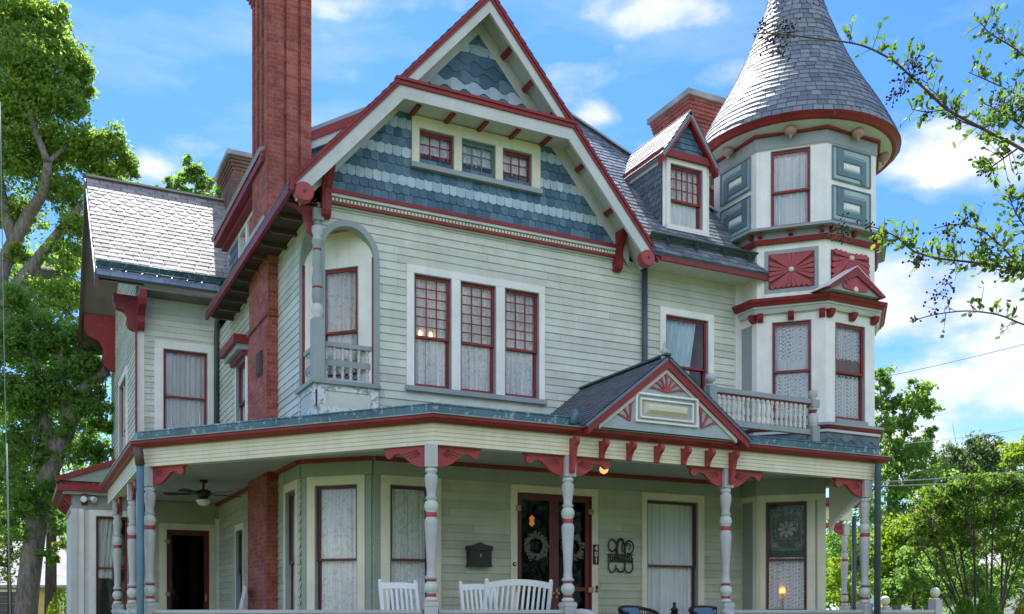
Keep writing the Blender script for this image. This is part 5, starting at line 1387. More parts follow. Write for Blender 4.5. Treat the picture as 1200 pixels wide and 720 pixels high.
def wicker(x, y, rot, label):
    t = empty('wicker_chair', (x, y, FLR), label, 'wicker chair', 'dark wicker chairs with blue cushions')
    A = Vector((math.cos(rot), math.sin(rot), 0)); fr = F3((x, y, FLR), A); FW = fr.N
    P = lambda a, f, z: Vector((x, y, FLR))+A*a+FW*f+Vector((0, 0, z))
    mb = MB(); pts = [P(.34*math.sin(t_), -.26*math.cos(t_)+.02, .80-.16*(1-math.cos(t_))*.5) for t_ in [rad(-115+23*k) for k in range(11)]]
    mb.tube(pts, .028, 8)
    for i in range(len(pts)-1):
        for k in range(3):
            p = pts[i].lerp(pts[i+1], k/3); q = Vector((p.x+(x-p.x)*.2, p.y+(y-p.y)*.2, FLR+.36)); mb.bar(p, q, .014, .014)
    for z in (.5, .6, .68): mb.tube([Vector((p.x+(x-p.x)*.2*(.8-z)/.44, p.y+(y-p.y)*.2*(.8-z)/.44, FLR+min(z, p.z-FLR-.02))) for p in pts], .01, 6)
    tobj('backrest', mb, BLACK, t)
    mb = MB(); mb.box(fr, -.27, .27, .32, .37, -.22, .28); tobj('seat', mb, BLACK, t)
    for a, f in ((-.25, .24), (.25, .24), (-.22, -.2), (.22, -.2)):
        mb = MB(); mb.bar(P(a, f, 0), P(a*.95, f*.95, .33), .04, .04); tobj('leg', mb, BLACK, t)
    mb = MB(); mb.box(F3(P(0, -.13, .40), A, (-FW.x*.25, -FW.y*.25, 1)), -.21, .21, 0, .40, -.05, .05); o = tobj('cushion', mb, BLUECLOTH, t)
    b = o.modifiers.new('round', 'BEVEL'); b.width = .04; b.segments = 3
    mb = MB(); mb.box(fr, -.25, .25, .37, .45, -.18, .27); o = tobj('cushion', mb, BLUECLOTH, t); b = o.modifiers.new('round', 'BEVEL'); b.width = .03; b.segments = 3
wicker(8.87, 13.15, rad(8), 'black wicker chair with blue cushion just right of the front steps, below the scroll monogram')
wicker(10.28, 13.15, rad(-8), 'black wicker chair with blue cushion between the lace window and the right hand porch post')
mb = MB(); t = empty('side_table', (9.62, 13.2, FLR), 'small black side table with a finial between the two wicker chairs', 'side table')
mb.lathe((9.62, 13.2, FLR), [(.22, .50), (.23, .52), (.23, .54), (.02, .545)], 20); tobj('table_top', mb, BLACK, t)
mb = MB(); mb.lathe((9.62, 13.2, FLR), [(.16, 0), (.15, .03), (.03, .06), (.025, .3), (.03, .5)], 14); tobj('stem', mb, BLACK, t)
mb = MB(); mb.lathe((9.62, 13.2, FLR), [(.07, .545), (.075, .6), (.05, .74), (.075, .75), (.03, .80), (.02, .83), (.035, .85), (.01, .88)], 12); o = mb.build('lantern', BLACK); tag(o, 'small black lantern on the side table between the wicker chairs', 'lantern')
# mailbox
t = empty('mailbox', (6.43, 13.98, 2.33), 'black wall mailbox with a peaked lid, left of the double front door', 'mailbox')
MX = F3((6.43, 13.98, 2.33), (1, 0, 0)); mb = MB(); mb.box(MX, -.19, .19, 0, .27, 0, .12); mb.box(MX, -.2, .2, -.01, .012, 0, .125); tobj('box', mb, BLACK, t)
mb = MB(); mb.prism(MX, [(-.205, .25), (.205, .25), (.205, .315), (.07, .335), (.0, .37), (-.07, .335), (-.205, .315)], 0, .145); tobj('lid', mb, BLACK, t)
mb = MB(); mb.box(MX, -.012, .012, .14, .19, .12, .132); tobj('latch', mb, BRASS, t)
# lettering helper
def letters(txt, size, fr, a, b, n, mat, parent, name='digit', depth=.006):
    cu = bpy.data.curves.new(name, 'FONT'); cu.body = txt; cu.size = size; cu.extrude = depth; cu.align_x = 'CENTER'; cu.align_y = 'CENTER'
    ob = bpy.data.objects.new(name, cu); COL.objects.link(ob); bpy.context.view_layer.update()
    me = bpy.data.meshes.new_from_object(ob.evaluated_get(bpy.context.evaluated_depsgraph_get())); bpy.data.objects.remove(ob)
    me.materials.clear(); me.materials.append(mat)
    M = Matrix((tuple(fr.A)+(0,), tuple(fr.B)+(0,), tuple(fr.N)+(0,), (0, 0, 0, 1))).transposed()
    me.transform(M); o = bpy.data.objects.new(name, me); COL.objects.link(o); o.location = fr.P(a, b, n)
    adopt(o, parent); return o
t = empty('house_number_sign', (8.578, 13.95, 2.57), 'narrow black upright sign with white house number 401 beside the door', 'number sign')
NF = F3((8.578, 13.956, 2.57), (1, 0, 0)); mb = MB(); mb.box(NF, -.055, .055, -.165, .165, 0, .012); tobj('backplate', mb, BLACK, t)
for ch, b in (('4', .10), ('0', 0), ('1', -.10)): letters(ch, .12, NF, 0, b, .014, WHITEWOOD, t)
t = empty('doorbell', (8.585, 13.95, 2.0), 'small black doorbell on the right door casing', 'doorbell')
BF = F3((8.595, 13.956, 2.0), (1, 0, 0)); mb = MB(); mb.box(BF, -.018, .018, -.055, .055, 0, .02); tobj('body', mb, BLACK, t); mb = MB(); mb.lathe(BF.P(0, -.02, .02), [(.01, 0), (.01, .004)], 10, ax=BF.N); tobj('button', mb, WHITEWOOD, t)
t = empty('doorbell', (7.07, 13.95, 2.38), 'small round doorbell button on the left door casing', 'doorbell')
BF = F3((7.065, 13.956, 2.38), (1, 0, 0)); mb = MB(); mb.lathe(BF.P(0, 0, 0), [(.032, 0), (.03, .015), (.018, .018)], 16, ax=BF.N); tobj('rim', mb, BLACK, t); mb = MB(); mb.lathe(BF.P(0, 0, .018), [(.014, 0), (.012, .006)], 12, ax=BF.N); tobj('button', mb, WHITEWOOD, t)
# scroll monogram
t = empty('monogram_sign', (9.07, 13.95, 2.57), 'black cut metal scroll monogram G with a name band on the siding', 'monogram')
GF = F3((9.07, 13.965, 2.57), (1, 0, 0))
def scroll(mb, pts, r): mb.tube([GF.P(a, b, .012) for a, b in pts], r, 6)
def arc(cx, cy, rx_, ry, d0, d1, n=18): return [(cx+rx_*math.cos(rad(d0+(d1-d0)*k/n)), cy+ry*math.sin(rad(d0+(d1-d0)*k/n))) for k in range(n+1)]
mb = MB()
scroll(mb, arc(.0, .09, .085, .19, 60, 300), .017); scroll(mb, arc(-.0, .09, .062, .17, 60, 300), .010)
scroll(mb, [(.042, .25), (.075, .18), (.085, .05), (.088, -.12), (.07, -.24), (.03, -.28)], .016)
scroll(mb, arc(.0, -.18, .085, .10, 200, 350), .015); scroll(mb, [(.04, .22), (.02, .12), (.03, .05), (.06, .06), (.075, .16)], .010)
scroll(mb, arc(-.17, .16, .075, .10, 20, 330), .013); scroll(mb, arc(.17, .14, .085, .11, 200, -120), .013); scroll(mb, arc(.15, .15, .04, .05, 180, -90), .01)
scroll(mb, arc(-.17, -.19, .075, .10, 60, 380), .013); scroll(mb, arc(.16, -.19, .085, .10, 120, -200), .013)
tobj('letter', mb, BLACK, t)
mb = MB(); mb.box(GF, -.255, .255, .005, .02, 0, .02); mb.box(GF, -.255, .255, -.115, -.10, 0, .02)
random.seed(3); x = -.245
while x < .24:
    wd = random.uniform(.012, .02); mb.box(GF, x, x+wd, -.10, .005, .002, .018)
    if random.random() < .6: mb.box(GF, x+wd, x+wd+.022, -.10+random.choice((0, .04, .085)), -.10+random.choice((.02, .06, .105)), .003, .017)
    x += wd+.026
tobj('name_band', mb, BLACK, t)
# wreaths
def wreath(x, z, label):
    t = empty('wreath', (x, 13.985, z), label, 'wreath', 'wreaths on the front door')
    fr = F3((x, 13.99, z), (1, 0, 0)); mb = MB()
    mb.tube([fr.P(.15*math.cos(k*math.pi/12), .15*math.sin(k*math.pi/12), 0) for k in range(25)], .022, 6)
    o = tobj('ring', mb, TWIG, t); mb = MB(); random.seed(int(x*100))
    for k in range(260):
        a = random.uniform(0, 6.283); r = .15+random.gauss(0, .025); p = fr.P(r*math.cos(a), r*math.sin(a), random.uniform(0, .03))
        b = a+random.uniform(-1.2, 1.2); d = (fr.A*math.cos(b)+fr.B*math.sin(b)+fr.N*random.uniform(-.2, .5)).normalized(); q = p+d*random.uniform(.03, .09); s = d.cross(fr.N).normalized()*.008
        mb.face([p, p.lerp(q, .5)+s, q, p.lerp(q, .5)-s])
    tobj('foliage', mb, SAGELEAF, t)
wreath(7.465, 2.68, 'pale twiggy wreath on the left leaf of the front door'); wreath(8.155, 2.68, 'pale twiggy wreath on the right leaf of the front door, half behind a post')
# lamps that are lit
t = empty('hall_lantern', (7.64, 14.45, 3.13), 'small glowing star lantern hanging inside the front door', 'lantern')
mb = MB(); mb.lathe((7.64, 14.45, 3.13), [(.01, -.09), (.05, -.05), (.035, 0), (.05, .05), (.01, .09)], 8, smooth=False); tobj('shade', mb, LAMPO, t); mb = MB(); mb.tube([(7.64, 14.45, 3.21), (7.64, 14.45, 3.9)], .006, 6); tobj('cord', mb, BLACK, t)
t = empty('porch_lantern', (7.9, 12.62, 3.93), 'lit amber porch light under the ceiling by the steps', 'porch light')
mb = MB(); mb.lathe((7.9, 12.62, 3.93), [(.09, 0), (.09, -.03), (.03, -.05), (.03, -.10)], 14); tobj('mount', mb, BRASS, t); mb = MB(); mb.lathe((7.9, 12.62, 3.93), [(.04, -.10), (.06, -.13), (.07, -.17), (.05, -.21), (.01, -.23)], 16); tobj('lamp_shade', mb, LAMPS, t)
t = empty('candle_lamp', (5.60, 14.09, 5.9), 'twin glowing candle lamp behind the first tall upper window', 'lamp')
for dx_ in (-.09, .09):
    mb = MB(); mb.lathe((5.60+dx_, 14.10, 5.83), [(.015, 0), (.027, .03), (.027, .07), (.015, .10), (.003, .11)], 10); tobj('bulb', mb, LAMPW, t)
mb = MB(); mb.tube([(5.51, 14.10, 5.82), (5.6, 14.10, 5.76), (5.69, 14.10, 5.82)], .008, 6); mb.tube([(5.6, 14.10, 5.76), (5.6, 14.10, 5.06)], .008, 6); tobj('arm', mb, BRASS, t)
p = onX(917, 693, 0+1) if False else None
r_ = ray(917, 693); k_ = (TD.O.x+TD.O.y+.12)/(r_[0]+r_[1]); lp = Vector((r_[0]*k_, r_[1]*k_, EYE+r_[2]*k_))
t = empty('table_lamp', lp, 'small warm lamp glowing behind the net curtain at the turret base', 'lamp')
mb = MB(); mb.lathe(lp, [(.045, -.03), (.05, .0), (.03, .05), (.005, .055)], 12); tobj('lamp_shade', mb, LAMPO, t); mb = MB(); mb.tube([lp+Vector((0, 0, -.03)), lp+Vector((0, 0, -.4))], .008, 6); tobj('stem', mb, BRASS, t)
# ceiling fan
fx, fy = 2.93, 17.9
t = empty('ceiling_fan', (fx, fy, ZC), 'dark bronze ceiling fan with a white bowl light under the side porch ceiling', 'ceiling fan')
mb = MB(); mb.lathe((fx, fy, ZC), [(.07, 0), (.07, -.03), (.02, -.06), (.018, -.17)], 14); tobj('downrod', mb, BRONZE, t)
mb = MB(); mb.lathe((fx, fy, ZC), [(.05, -.16), (.13, -.19), (.14, -.25), (.09, -.29), (.07, -.33)], 18); tobj('motor', mb, BRONZE, t)
for k in range(5):
    a = rad(12+72*k); d = Vector((math.cos(a), math.sin(a), 0)); e = Vector((-d.y, d.x, 0)); c_ = Vector((fx, fy, ZC-.24)); mb = MB()
    fr = F3(c_, d, e+Vector((0, 0, .18))); mb.prism(fr, [(.22, -.05), (.62, -.075), (.68, -.05), (.69, .05), (.62, .075), (.22, .05)], -.005, .005); mb.box(fr, .10, .26, -.02, .02, -.012, -.003); tobj('blade', mb, BRONZE, t)
mb = MB(); mb.lathe((fx, fy, ZC), [(.12, -.34), (.125, -.36), (.10, -.41), (.05, -.44), (.005, -.45)], 18); tobj('bowl_light', mb, WHITEWOOD, t)
# security light on the bay
sx_, sy_, sz_ = 1.33, 22.24, 3.98
t = empty('security_light', (sx_, sy_, sz_), 'white twin head security light on the corner of the side bay', 'security light')
mb = MB(); mb.lathe((sx_, sy_+.02, sz_), [(.05, 0), (.05, .04), (.02, .05)], 14, ax=(0, -1, 0)); tobj('base', mb, WHITEWOOD, t)
for s in (-1, 1):
    mb = MB(); a = Vector((s*.5, -.75, -.35)).normalized(); mb.lathe(Vector((sx_+s*.04, sy_-.03, sz_)), [(.03, 0), (.05, .04), (.065, .13), (.055, .135), (.01, .12)], 14, ax=a); tobj('lamp_head', mb, WHITEWOOD, t)
# ------------------------------------------------------------------ trees and plants
rng = np.random.default_rng(11)
def leaf_mesh(name, C, size, mat, parent, tint, up=.35, aspect=.5, loc=(0, 0, 0), D=None, oval=False):
    """C: n x 3 leaf positions; each leaf one kite of four vertices, folded a little"""
    n = len(C); s = size*rng.uniform(.65, 1.25, n)[:, None]
    if D is None:
        D = rng.normal(size=(n, 3)); D[:, 2] -= .35
    D = D/np.linalg.norm(D, axis=1)[:, None]
    U = rng.normal(size=(n, 3)); U[:, 2] += up*3
    S = np.cross(D, U); S /= (np.linalg.norm(S, axis=1)[:, None]+1e-9)
    Nn = np.cross(S, D)
    bend = rng.uniform(-.1, .15, n)[:, None]
    k = 8 if oval else 4
    if oval:
        rows = []
        for q in range(8):
            a = 2*math.pi*q/8; rows.append(C-D*s*.5*math.cos(a)+S*s*aspect*.5*math.sin(a)+Nn*s*bend*abs(math.sin(a)))
        V = np.stack(rows, 1).reshape(-1, 3)-np.array(loc)
    else:
        V = np.stack([C-D*s*.5, C+S*s*aspect*.5+Nn*s*bend-D*s*.05, C+D*s*.5, C-S*s*aspect*.5+Nn*s*bend-D*s*.05], 1).reshape(-1, 3)-np.array(loc)
    me = bpy.data.meshes.new(name); me.vertices.add(k*n); me.vertices.foreach_set('co', V.ravel())
    me.loops.add(k*n); me.loops.foreach_set('vertex_index', np.arange(k*n, dtype=np.int32))
    me.polygons.add(n); me.polygons.foreach_set('loop_start', np.arange(0, k*n, k, dtype=np.int32)); me.polygons.foreach_set('loop_total', np.full(n, k, dtype=np.int32))
    me.update(calc_edges=True); me.materials.append(mat)
    at = me.attributes.new('tint', 'FLOAT', 'FACE'); at.data.foreach_set('value', np.clip(tint, 0, 1).astype(np.float32))
    o = bpy.data.objects.new(name, me); COL.objects.link(o); o.location = loc
    if parent is not None: adopt(o, parent)
    return o
def cluster(clumps, per=45, spread=.17, shell=.55):
    """clumps: (centre, radii, leaves). Leaves come in sprays so that gaps stay between them."""
    P, T = [], []
    for c, r, n in clumps:
        c = np.array(c); r = np.array(r) if hasattr(r, '__len__') else np.array([r, r, r*.8])
        m = max(3, n//per)
        d = rng.normal(size=(m, 3)); d /= np.linalg.norm(d, axis=1)[:, None]
        sub = c+d*(rng.uniform(0, 1, m)**shell)[:, None]*r
        tt = rng.uniform(.0, .8, m)
        idx = rng.integers(0, m, n)
        sp = rng.normal(size=(n, 3))*r.mean()*spread*rng.uniform(.4, 1.3, m)[idx][:, None]; sp[:, 2] *= .6
        P.append(sub[idx]+sp); T.append(tt[idx]+rng.uniform(-.15, .25, n))
    return np.concatenate(P), np.concatenate(T)
def limb(mb, pts, r0, r1, k=9, wob=.0):
    pts = [Vector(p) for p in pts]; out = []
    for a, b, i in zip(pts[:-1], pts[1:], range(len(pts))):
        for q in range(4): out.append(a.lerp(b, q/4)+Vector(rng.normal(size=3))*wob)
    out.append(pts[-1]); n = len(out)
    # soften the corners
    for _ in range(2): out = [out[0]]+[(out[i-1]+out[i]*2+out[i+1])/4 for i in range(1, n-1)]+[out[-1]]
    mb.tube(out, [r0+(r1-r0)*(i/(n-1)) for i in range(n)], k)
def tree(kind, label, cat, base, trunk, limbs, clumps, leaf, mat, bark, group=None, per=45, spread=.17, twigs=True, up=.35, shell=.55, aspect=.5):
    t = empty(kind, base, label, cat, group)
    mb = MB(); limb(mb, trunk[0], trunk[1], trunk[2], 12, .015)
    for pts, r0, r1 in limbs: limb(mb, pts, r0, r1, 8, .02)
    if twigs:
        ends = [Vector(trunk[0][-1])]+[Vector(p) for pts, _, _ in limbs for p in pts[1:]]
        for c, r, n in clumps:
            c = Vector(c); e = min(ends, key=lambda q: (q-c).length); rr = r if not hasattr(r, '__len__') else r[0]
            mid_ = e.lerp(c, .55)+Vector((0, 0, .08*(c-e).length)); limb(mb, [e, mid_, c], max(.015, rr*.045), .008, 5, .03)
            for _ in range(4):
                d = Vector(rng.normal(size=3)).normalized()*rr*.85; limb(mb, [c, c+d*.6, c+d], max(.008, rr*.016), .004, 4, .02)
    mb.build('trunk', bark, t, Vector(base))
    P, T = cluster(clumps, per, spread, shell)
    leaf_mesh('crown', P, leaf, mat, t, T, up=up, loc=base, aspect=aspect)
    return t
def px(u, v, z): return onD(u, v, z)
def pr(r, z): return r*z/FPX
def cl(lst, z, k=1.0, dz=0): return [(px(u, v, z+rng.uniform(-1, 1)*pr(r, z)*.8+dz), (pr(r, z), pr(r, z), pr(r, z)*.85), int(n*k)) for u, v, r, n in lst]
BARK = bark_mat('grey_bark', (.09, .075, .062), (.25, .225, .20)); BARKD = bark_mat('dark_bark', (.03, .025, .02), (.09, .075, .06)); BARKM = bark_mat('smooth_brown_bark', (.07, .045, .03), (.16, .11, .08))
LFA = leaf_mat('sunlit_leaves', (.11, .21, .04), (.24, .36, .07), (.40, .44, .09), .62)
LFB = leaf_mat('deep_green_leaves', (.095, .19, .045), (.20, .33, .075), None, .62)
LFC = leaf_mat('mid_green_leaves', (.095, .19, .045), (.20, .33, .075), None, .6)
LFD = leaf_mat('yellow_green_leaves', (.10, .19, .016), (.24, .33, .03), (.38, .40, .05), .5)
LFE = leaf_mat('olive_leaves', (.065, .11, .035), (.14, .20, .07), None, .4)
LFM = leaf_mat('myrtle_leaves', (.055, .13, .022), (.15, .25, .04), (.30, .19, .07), .5)
LFN = leaf_mat('near_myrtle_leaves', (.05, .12, .022), (.12, .21, .04), (.22, .27, .05), .55)
LFT = leaf_mat('clipped_leaves', (.08, .18, .02), (.19, .34, .045), None, .45)
LFY = leaf_mat('golden_leaves', (.18, .20, .015), (.36, .34, .03), None, .35)

# the big left tree (behind the wing)
z = 29
A_tr = [px(-40, 740, z), px(-30, 560, z), px(-14, 420, z), px(4, 368, z)]
A_l = [([px(4, 368, z), px(22, 335, z), px(40, 312, z), px(58, 285, z), px(95, 240, z)], .26, .10),
       ([px(38, 318, z), px(62, 322, z+1), px(85, 314, z+1), px(112, 300, z+1.5)], .20, .13),
       ([px(-14, 420, z), px(0, 318, z), px(16, 284, z), px(34, 250, z), px(52, 228, z-.5), px(56, 190, z-1)], .24, .12),
       ([px(16, 284, z), px(-6, 200, z), px(12, 110, z), px(20, 40, z)], .18, .05), ([px(56, 190, z-1), px(38, 150, z-1), px(30, 115, z-1), px(10, 90, z-1), px(0, 60, z)], .10, .04),
       ([px(56, 190, z-1), px(90, 160, z), px(128, 150, z)], .07, .02), ([px(30, 115, z-1), px(70, 75, z), px(95, 60, z)], .06, .02)]
A_c = [(15, 25, 42, 3300), (55, 22, 26, 1600), (72, 14, 10, 260), (30, 75, 45, 3300), (72, 62, 28, 1800), (92, 80, 18, 900), (12, 130, 50, 3600), (60, 115, 36, 2600), (90, 106, 20, 1000), (104, 108, 8, 160), (97, 128, 9, 200),
       (25, 190, 50, 3200), (70, 175, 32, 2000), (105, 170, 28, 1700), (132, 168, 22, 1200), (150, 198, 16, 700), (120, 205, 28, 1500), (80, 225, 30, 1500), (20, 250, 34, 1500), (90, 265, 22, 900), (95, 345, 22, 900), (60, 350, 34, 1500), (20, 300, 20, 500), (75, 300, 24, 800), (105, 290, 10, 300)]
tree('shade_tree', 'tall sunlit green tree with thick grey limbs at the left of the wing roof', 'tree', px(-40, 715+EYE/z*FPX, z), (A_tr, .48, .30), A_l, cl(A_c, z, 1.9), .135, LFA, BARK, 'shade trees left of the house', spread=.2)
z = 25
B_c = [(20, 400, 40, 2600), (70, 400, 40, 2600), (105, 395, 24, 1100), (15, 460, 40, 2400), (60, 455, 36, 2200), (100, 430, 26, 1300), (110, 480, 22, 900), (25, 520, 40, 2000), (75, 520, 30, 1500), (108, 530, 24, 900), (30, 580, 36, 1200), (80, 575, 24, 700), (100, 585, 14, 300), (20, 620, 28, 500), (75, 620, 18, 250)]
tree('shade_tree', 'dark green tree with a leaning grey trunk behind the side bay', 'tree', px(26, 715+EYE/z*FPX, z), ([px(26, 715+EYE/z*FPX, z), px(33, 680, z), px(47, 590, z), px(63, 540, z), px(80, 500, z), px(92, 470, z), px(102, 452, z), px(126, 434, z)], .30, .13),
     [([px(63, 540, z), px(50, 480, z), px(40, 420, z)], .14, .05), ([px(80, 500, z), px(70, 440, z), px(72, 400, z)], .12, .04)], cl(B_c+[(40, 600, 26, 700), (55, 540, 20, 500), (75, 500, 16, 300), (20, 350, 26, 900), (5, 560, 24, 600), (95, 470, 18, 500), (118, 500, 16, 400), (112, 460, 14, 350), (85, 640, 14, 250), (60, 650, 16, 300)], z, 1.6), .13, LFB, BARK, 'shade trees left of the house', spread=.2)
z = 33
tree('shade_tree', 'slim dark trunked tree in the shade behind the leaning trunk', 'tree', px(58, 715+EYE/z*FPX, z), ([px(58, 715+EYE/z*FPX, z), px(60, 640, z), px(62, 560, z)], .22, .12), [([px(62, 560, z), px(45, 500, z)], .1, .05)],
     cl([(40, 560, 40, 1300), (90, 560, 40, 1300), (62, 620, 24, 300), (100, 500, 40, 1300), (10, 480, 50, 1500), (60, 480, 50, 1800), (100, 420, 40, 1500), (30, 400, 50, 1800), (110, 350, 34, 1300), (50, 330, 50, 1800), (20, 320, 40, 1500), (15, 540, 40, 1200), (95, 300, 30, 900)], z, 1.2), .16, LFB, BARKD, 'shade trees left of the house', shell=.7)
z = 44
tree('shade_tree', 'distant green tree showing above the pale wing roof', 'tree', px(215, 715+EYE/z*FPX, z), ([px(215, 715+EYE/z*FPX, z), px(218, 400, z), px(222, 260, z)], .35, .14), [([px(222, 260, z), px(200, 225, z)], .1, .03), ([px(222, 260, z), px(245, 215, z)], .1, .03)],
     cl([(222, 200, 18, 900), (240, 212, 20, 900), (205, 222, 18, 800), (255, 235, 18, 700), (225, 232, 26, 1100), (178, 228, 10, 300), (165, 222, 10, 300), (190, 236, 16, 500), (150, 235, 26, 700)], z), .22, LFC, BARK)
# right hand trees
z = 46
tree('shade_tree', 'tall loose crowned tree beyond the right end of the porch', 'tree', px(1040, 715+EYE/z*FPX, z), ([px(1040, 715+EYE/z*FPX, z), px(1045, 620, z), px(1048, 540, z)], .4, .2),
     [([px(1048, 540, z), px(1035, 480, z), px(1030, 445, z)], .09, .03), ([px(1048, 540, z), px(1060, 512, z), px(1066, 490, z), px(1077, 462, z)], .09, .025), ([px(1048, 540, z), px(1085, 530, z)], .08, .03)],
     cl([(1052, 470, 12, 350), (1068, 480, 16, 550), (1045, 520, 22, 900), (1078, 525, 18, 800), (1030, 470, 18, 700), (1056, 492, 14, 450), (1082, 478, 12, 350), (1030, 445, 18, 700), (1042, 455, 10, 250), (1075, 462, 20, 800), (1092, 480, 14, 450), (1085, 455, 10, 250), (1060, 500, 20, 600), (1030, 500, 22, 700), (1045, 475, 12, 250), (1095, 505, 12, 300), (1065, 535, 30, 1500), (1040, 560, 34, 1800), (1085, 560, 30, 1400), (1020, 600, 34, 1500), (1070, 600, 36, 1700), (990, 640, 40, 1500)], z), .22, LFC, BARK, 'trees beyond the right side', spread=.2)
z = 62
tree('shade_tree', 'round topped olive green tree far beyond the crape myrtle', 'tree', px(1140, 715+EYE/z*FPX, z), ([px(1140, 715+EYE/z*FPX, z), px(1142, 620, z), px(1145, 560, z)], .5, .25), [],
     cl([(1140, 545, 34, 3000), (1110, 555, 26, 1700), (1165, 545, 26, 1700), (1155, 525, 20, 1200), (1120, 535, 18, 900), (1130, 590, 40, 2600), (1175, 585, 30, 1700), (1095, 590, 24, 1200), (1110, 640, 40, 1800), (1180, 640, 40, 1800)], z), .26, LFE, BARK, 'trees beyond the right side', spread=.22)
z = 52
tree('shade_tree', 'bright yellow green tree at the far right edge', 'tree', px(1205, 715+EYE/z*FPX, z), ([px(1205, 715+EYE/z*FPX, z), px(1205, 600, z), px(1203, 560, z)], .35, .15), [],
     cl([(1200, 525, 20, 1300), (1190, 540, 12, 500), (1215, 550, 30, 1800), (1205, 580, 26, 1300), (1225, 500, 20, 900), (1215, 620, 30, 1200)], z), .24, LFD, BARK, 'trees beyond the right side', spread=.2)
z = 38
tree('shade_tree', 'low bright yellow green tree behind the porch end post', 'tree', px(1050, 715+EYE/z*FPX, z), ([px(1050, 715+EYE/z*FPX, z), px(1052, 690, z), px(1050, 650, z)], .2, .1), [],
     cl([(1050, 630, 28, 1700), (1080, 625, 26, 1500), (1030, 650, 26, 1500), (1060, 665, 34, 2000), (1095, 660, 30, 1500), (1035, 690, 30, 1400), (1080, 695, 34, 1500), (1005, 640, 22, 900), (990, 670, 24, 900), (1000, 700, 24, 900), (1110, 690, 30, 1200), (980, 610, 18, 500), (1090, 590, 24, 1100), (1120, 600, 24, 1000)], z), .20, LFD, BARK, 'trees beyond the right side', spread=.22)
# crape myrtle with many stems
z = 21
base = px(1158, 715+EYE/z*FPX, z); ml = []
tips = [(1070, 625), (1085, 600), (1100, 585), (1112, 570), (1128, 578), (1140, 562), (1152, 575), (1165, 560), (1178, 572), (1192, 558), (1205, 575), (1220, 600), (1095, 640), (1240, 620), (1075, 655)]
stems = []
for i, (u, v) in enumerate(tips):
    b = base+Vector((rng.uniform(-.25, .25), rng.uniform(-.25, .25), 0)); e = px(u, v, z+rng.uniform(-1.2, 1.2)); mdl = b.lerp(e, .45)+Vector((b.x-e.x, b.y-e.y, 0))*.12
    stems.append(([b, mdl, e], .036, .010))
    for _ in range(5):
        s_ = b.lerp(e, rng.uniform(.45, .9)); q = s_+Vector((rng.normal()*.45, rng.normal()*.45, abs(rng.normal())*.6+.25)); stems.append(([s_, s_.lerp(q, .5)+Vector((0, 0, .05)), q], .010, .003))
cm = [(1100, 590, 20, 1300), (1120, 580, 20, 1400), (1142, 572, 20, 1500), (1165, 570, 20, 1500), (1188, 568, 20, 1500), (1210, 580, 24, 1600), (1080, 615, 18, 1000), (1095, 625, 20, 1100), (1120, 610, 24, 1500), (1150, 605, 26, 1700), (1180, 605, 26, 1700), (1215, 620, 26, 1300), (1075, 640, 14, 500), (1105, 645, 18, 700), (1130, 635, 18, 700), (1160, 635, 20, 700), (1190, 640, 22, 700), (1220, 650, 20, 500)]
tree('crape_myrtle', 'many stemmed crape myrtle shrub with reddish tips at the right, behind the clipped cones', 'shrub', base, ([base, base+Vector((0, 0, .25))], .10, .08), stems, cl(cm, z), .085, LFM, BARKD, per=30, spread=.2, twigs=False)
for lab, u, zz, cs in [('loose mid green shrub behind the crape myrtle stems', 1130, 30, [(1100, 660, 30, 1700), (1130, 650, 26, 1500), (1150, 680, 34, 2000), (1120, 695, 30, 1500)]),
                       ('leafy green shrub at the right edge behind the crape myrtle', 1200, 33, [(1195, 650, 30, 1700), (1220, 670, 34, 1700), (1185, 690, 30, 1700), (1215, 620, 26, 1200)]),
                       ('tall green shrub just beyond the newel posts of the terrace', 1070, 29, [(1070, 680, 26, 1500), (1045, 690, 22, 1200), (1095, 695, 24, 1300), (1060, 650, 18, 700)])]:
    tree('garden_shrub', lab, 'shrub', px(u, 715+EYE/zz*FPX, zz), ([px(u, 715+EYE/zz*FPX, zz), px(u, 705, zz), px(u+2, 690, zz)], .08, .04), [], cl(cs, zz), .14, LFC, BARKD, 'green shrubs beyond the terrace', spread=.2)
z = 26
tree('garden_shrub', 'sunlit understorey shrub below the shade trees at the far left', 'shrub', px(12, 715+EYE/z*FPX, z), ([px(12, 715+EYE/z*FPX, z), px(12, 690, z), px(10, 660, z)], .07, .04), [], cl([(8, 640, 26, 700), (12, 600, 26, 700), (-10, 670, 26, 700), (70, 640, 14, 250)], z), .12, LFD, BARKD, None, spread=.22)
# clipped cones and a golden shrub
def bush(kind, label, u, top, z, rpx, mat, leaf, n, group=None, cone=True):
    g = px(u, 715, z); x, y = g.x, g.y; H = px(u, top, z).z; R_ = pr(rpx, z)
    t = empty(kind, (x, y, 0), label, 'shrub', group); mb = MB(); mb.tube([(x, y, 0), (x, y, H*.8)], [.05, .02], 7); mb.build('stem', BARKD, t, Vector((x, y, 0)))
    h = rng.uniform(0, 1, n)**.9; a = rng.uniform(0, 6.283, n)
    r = R_*(np.sqrt(np.clip(1-((h-.25)/.76)**2, 0.02, 1)) if cone else np.sqrt(np.clip(1-((h-.5)/.52)**2, .02, 1)))*(1-.28*rng.uniform(0, 1, n)**2)*(1+.07*np.sin(a*5+h*9)+.05*np.sin(a*11+h*21))
    P = np.stack([x+r*np.cos(a), y+r*np.sin(a), .05+h*(H-.06)], 1)
    D = np.stack([np.cos(a)*.7, np.sin(a)*.7, np.full(n, .8)], 1)+rng.normal(size=(n, 3))*.45
    leaf_mesh('foliage', P, leaf, mat, t, rng.uniform(0, 1, n), up=.1, loc=(x, y, 0), D=D, aspect=.45)
bush('clipped_conifer', 'rounded bright green clipped conifer, the left and smaller of the pair', 1131, 700, 15.5, 19, LFT, .055, 5200, 'clipped conifers at the right')
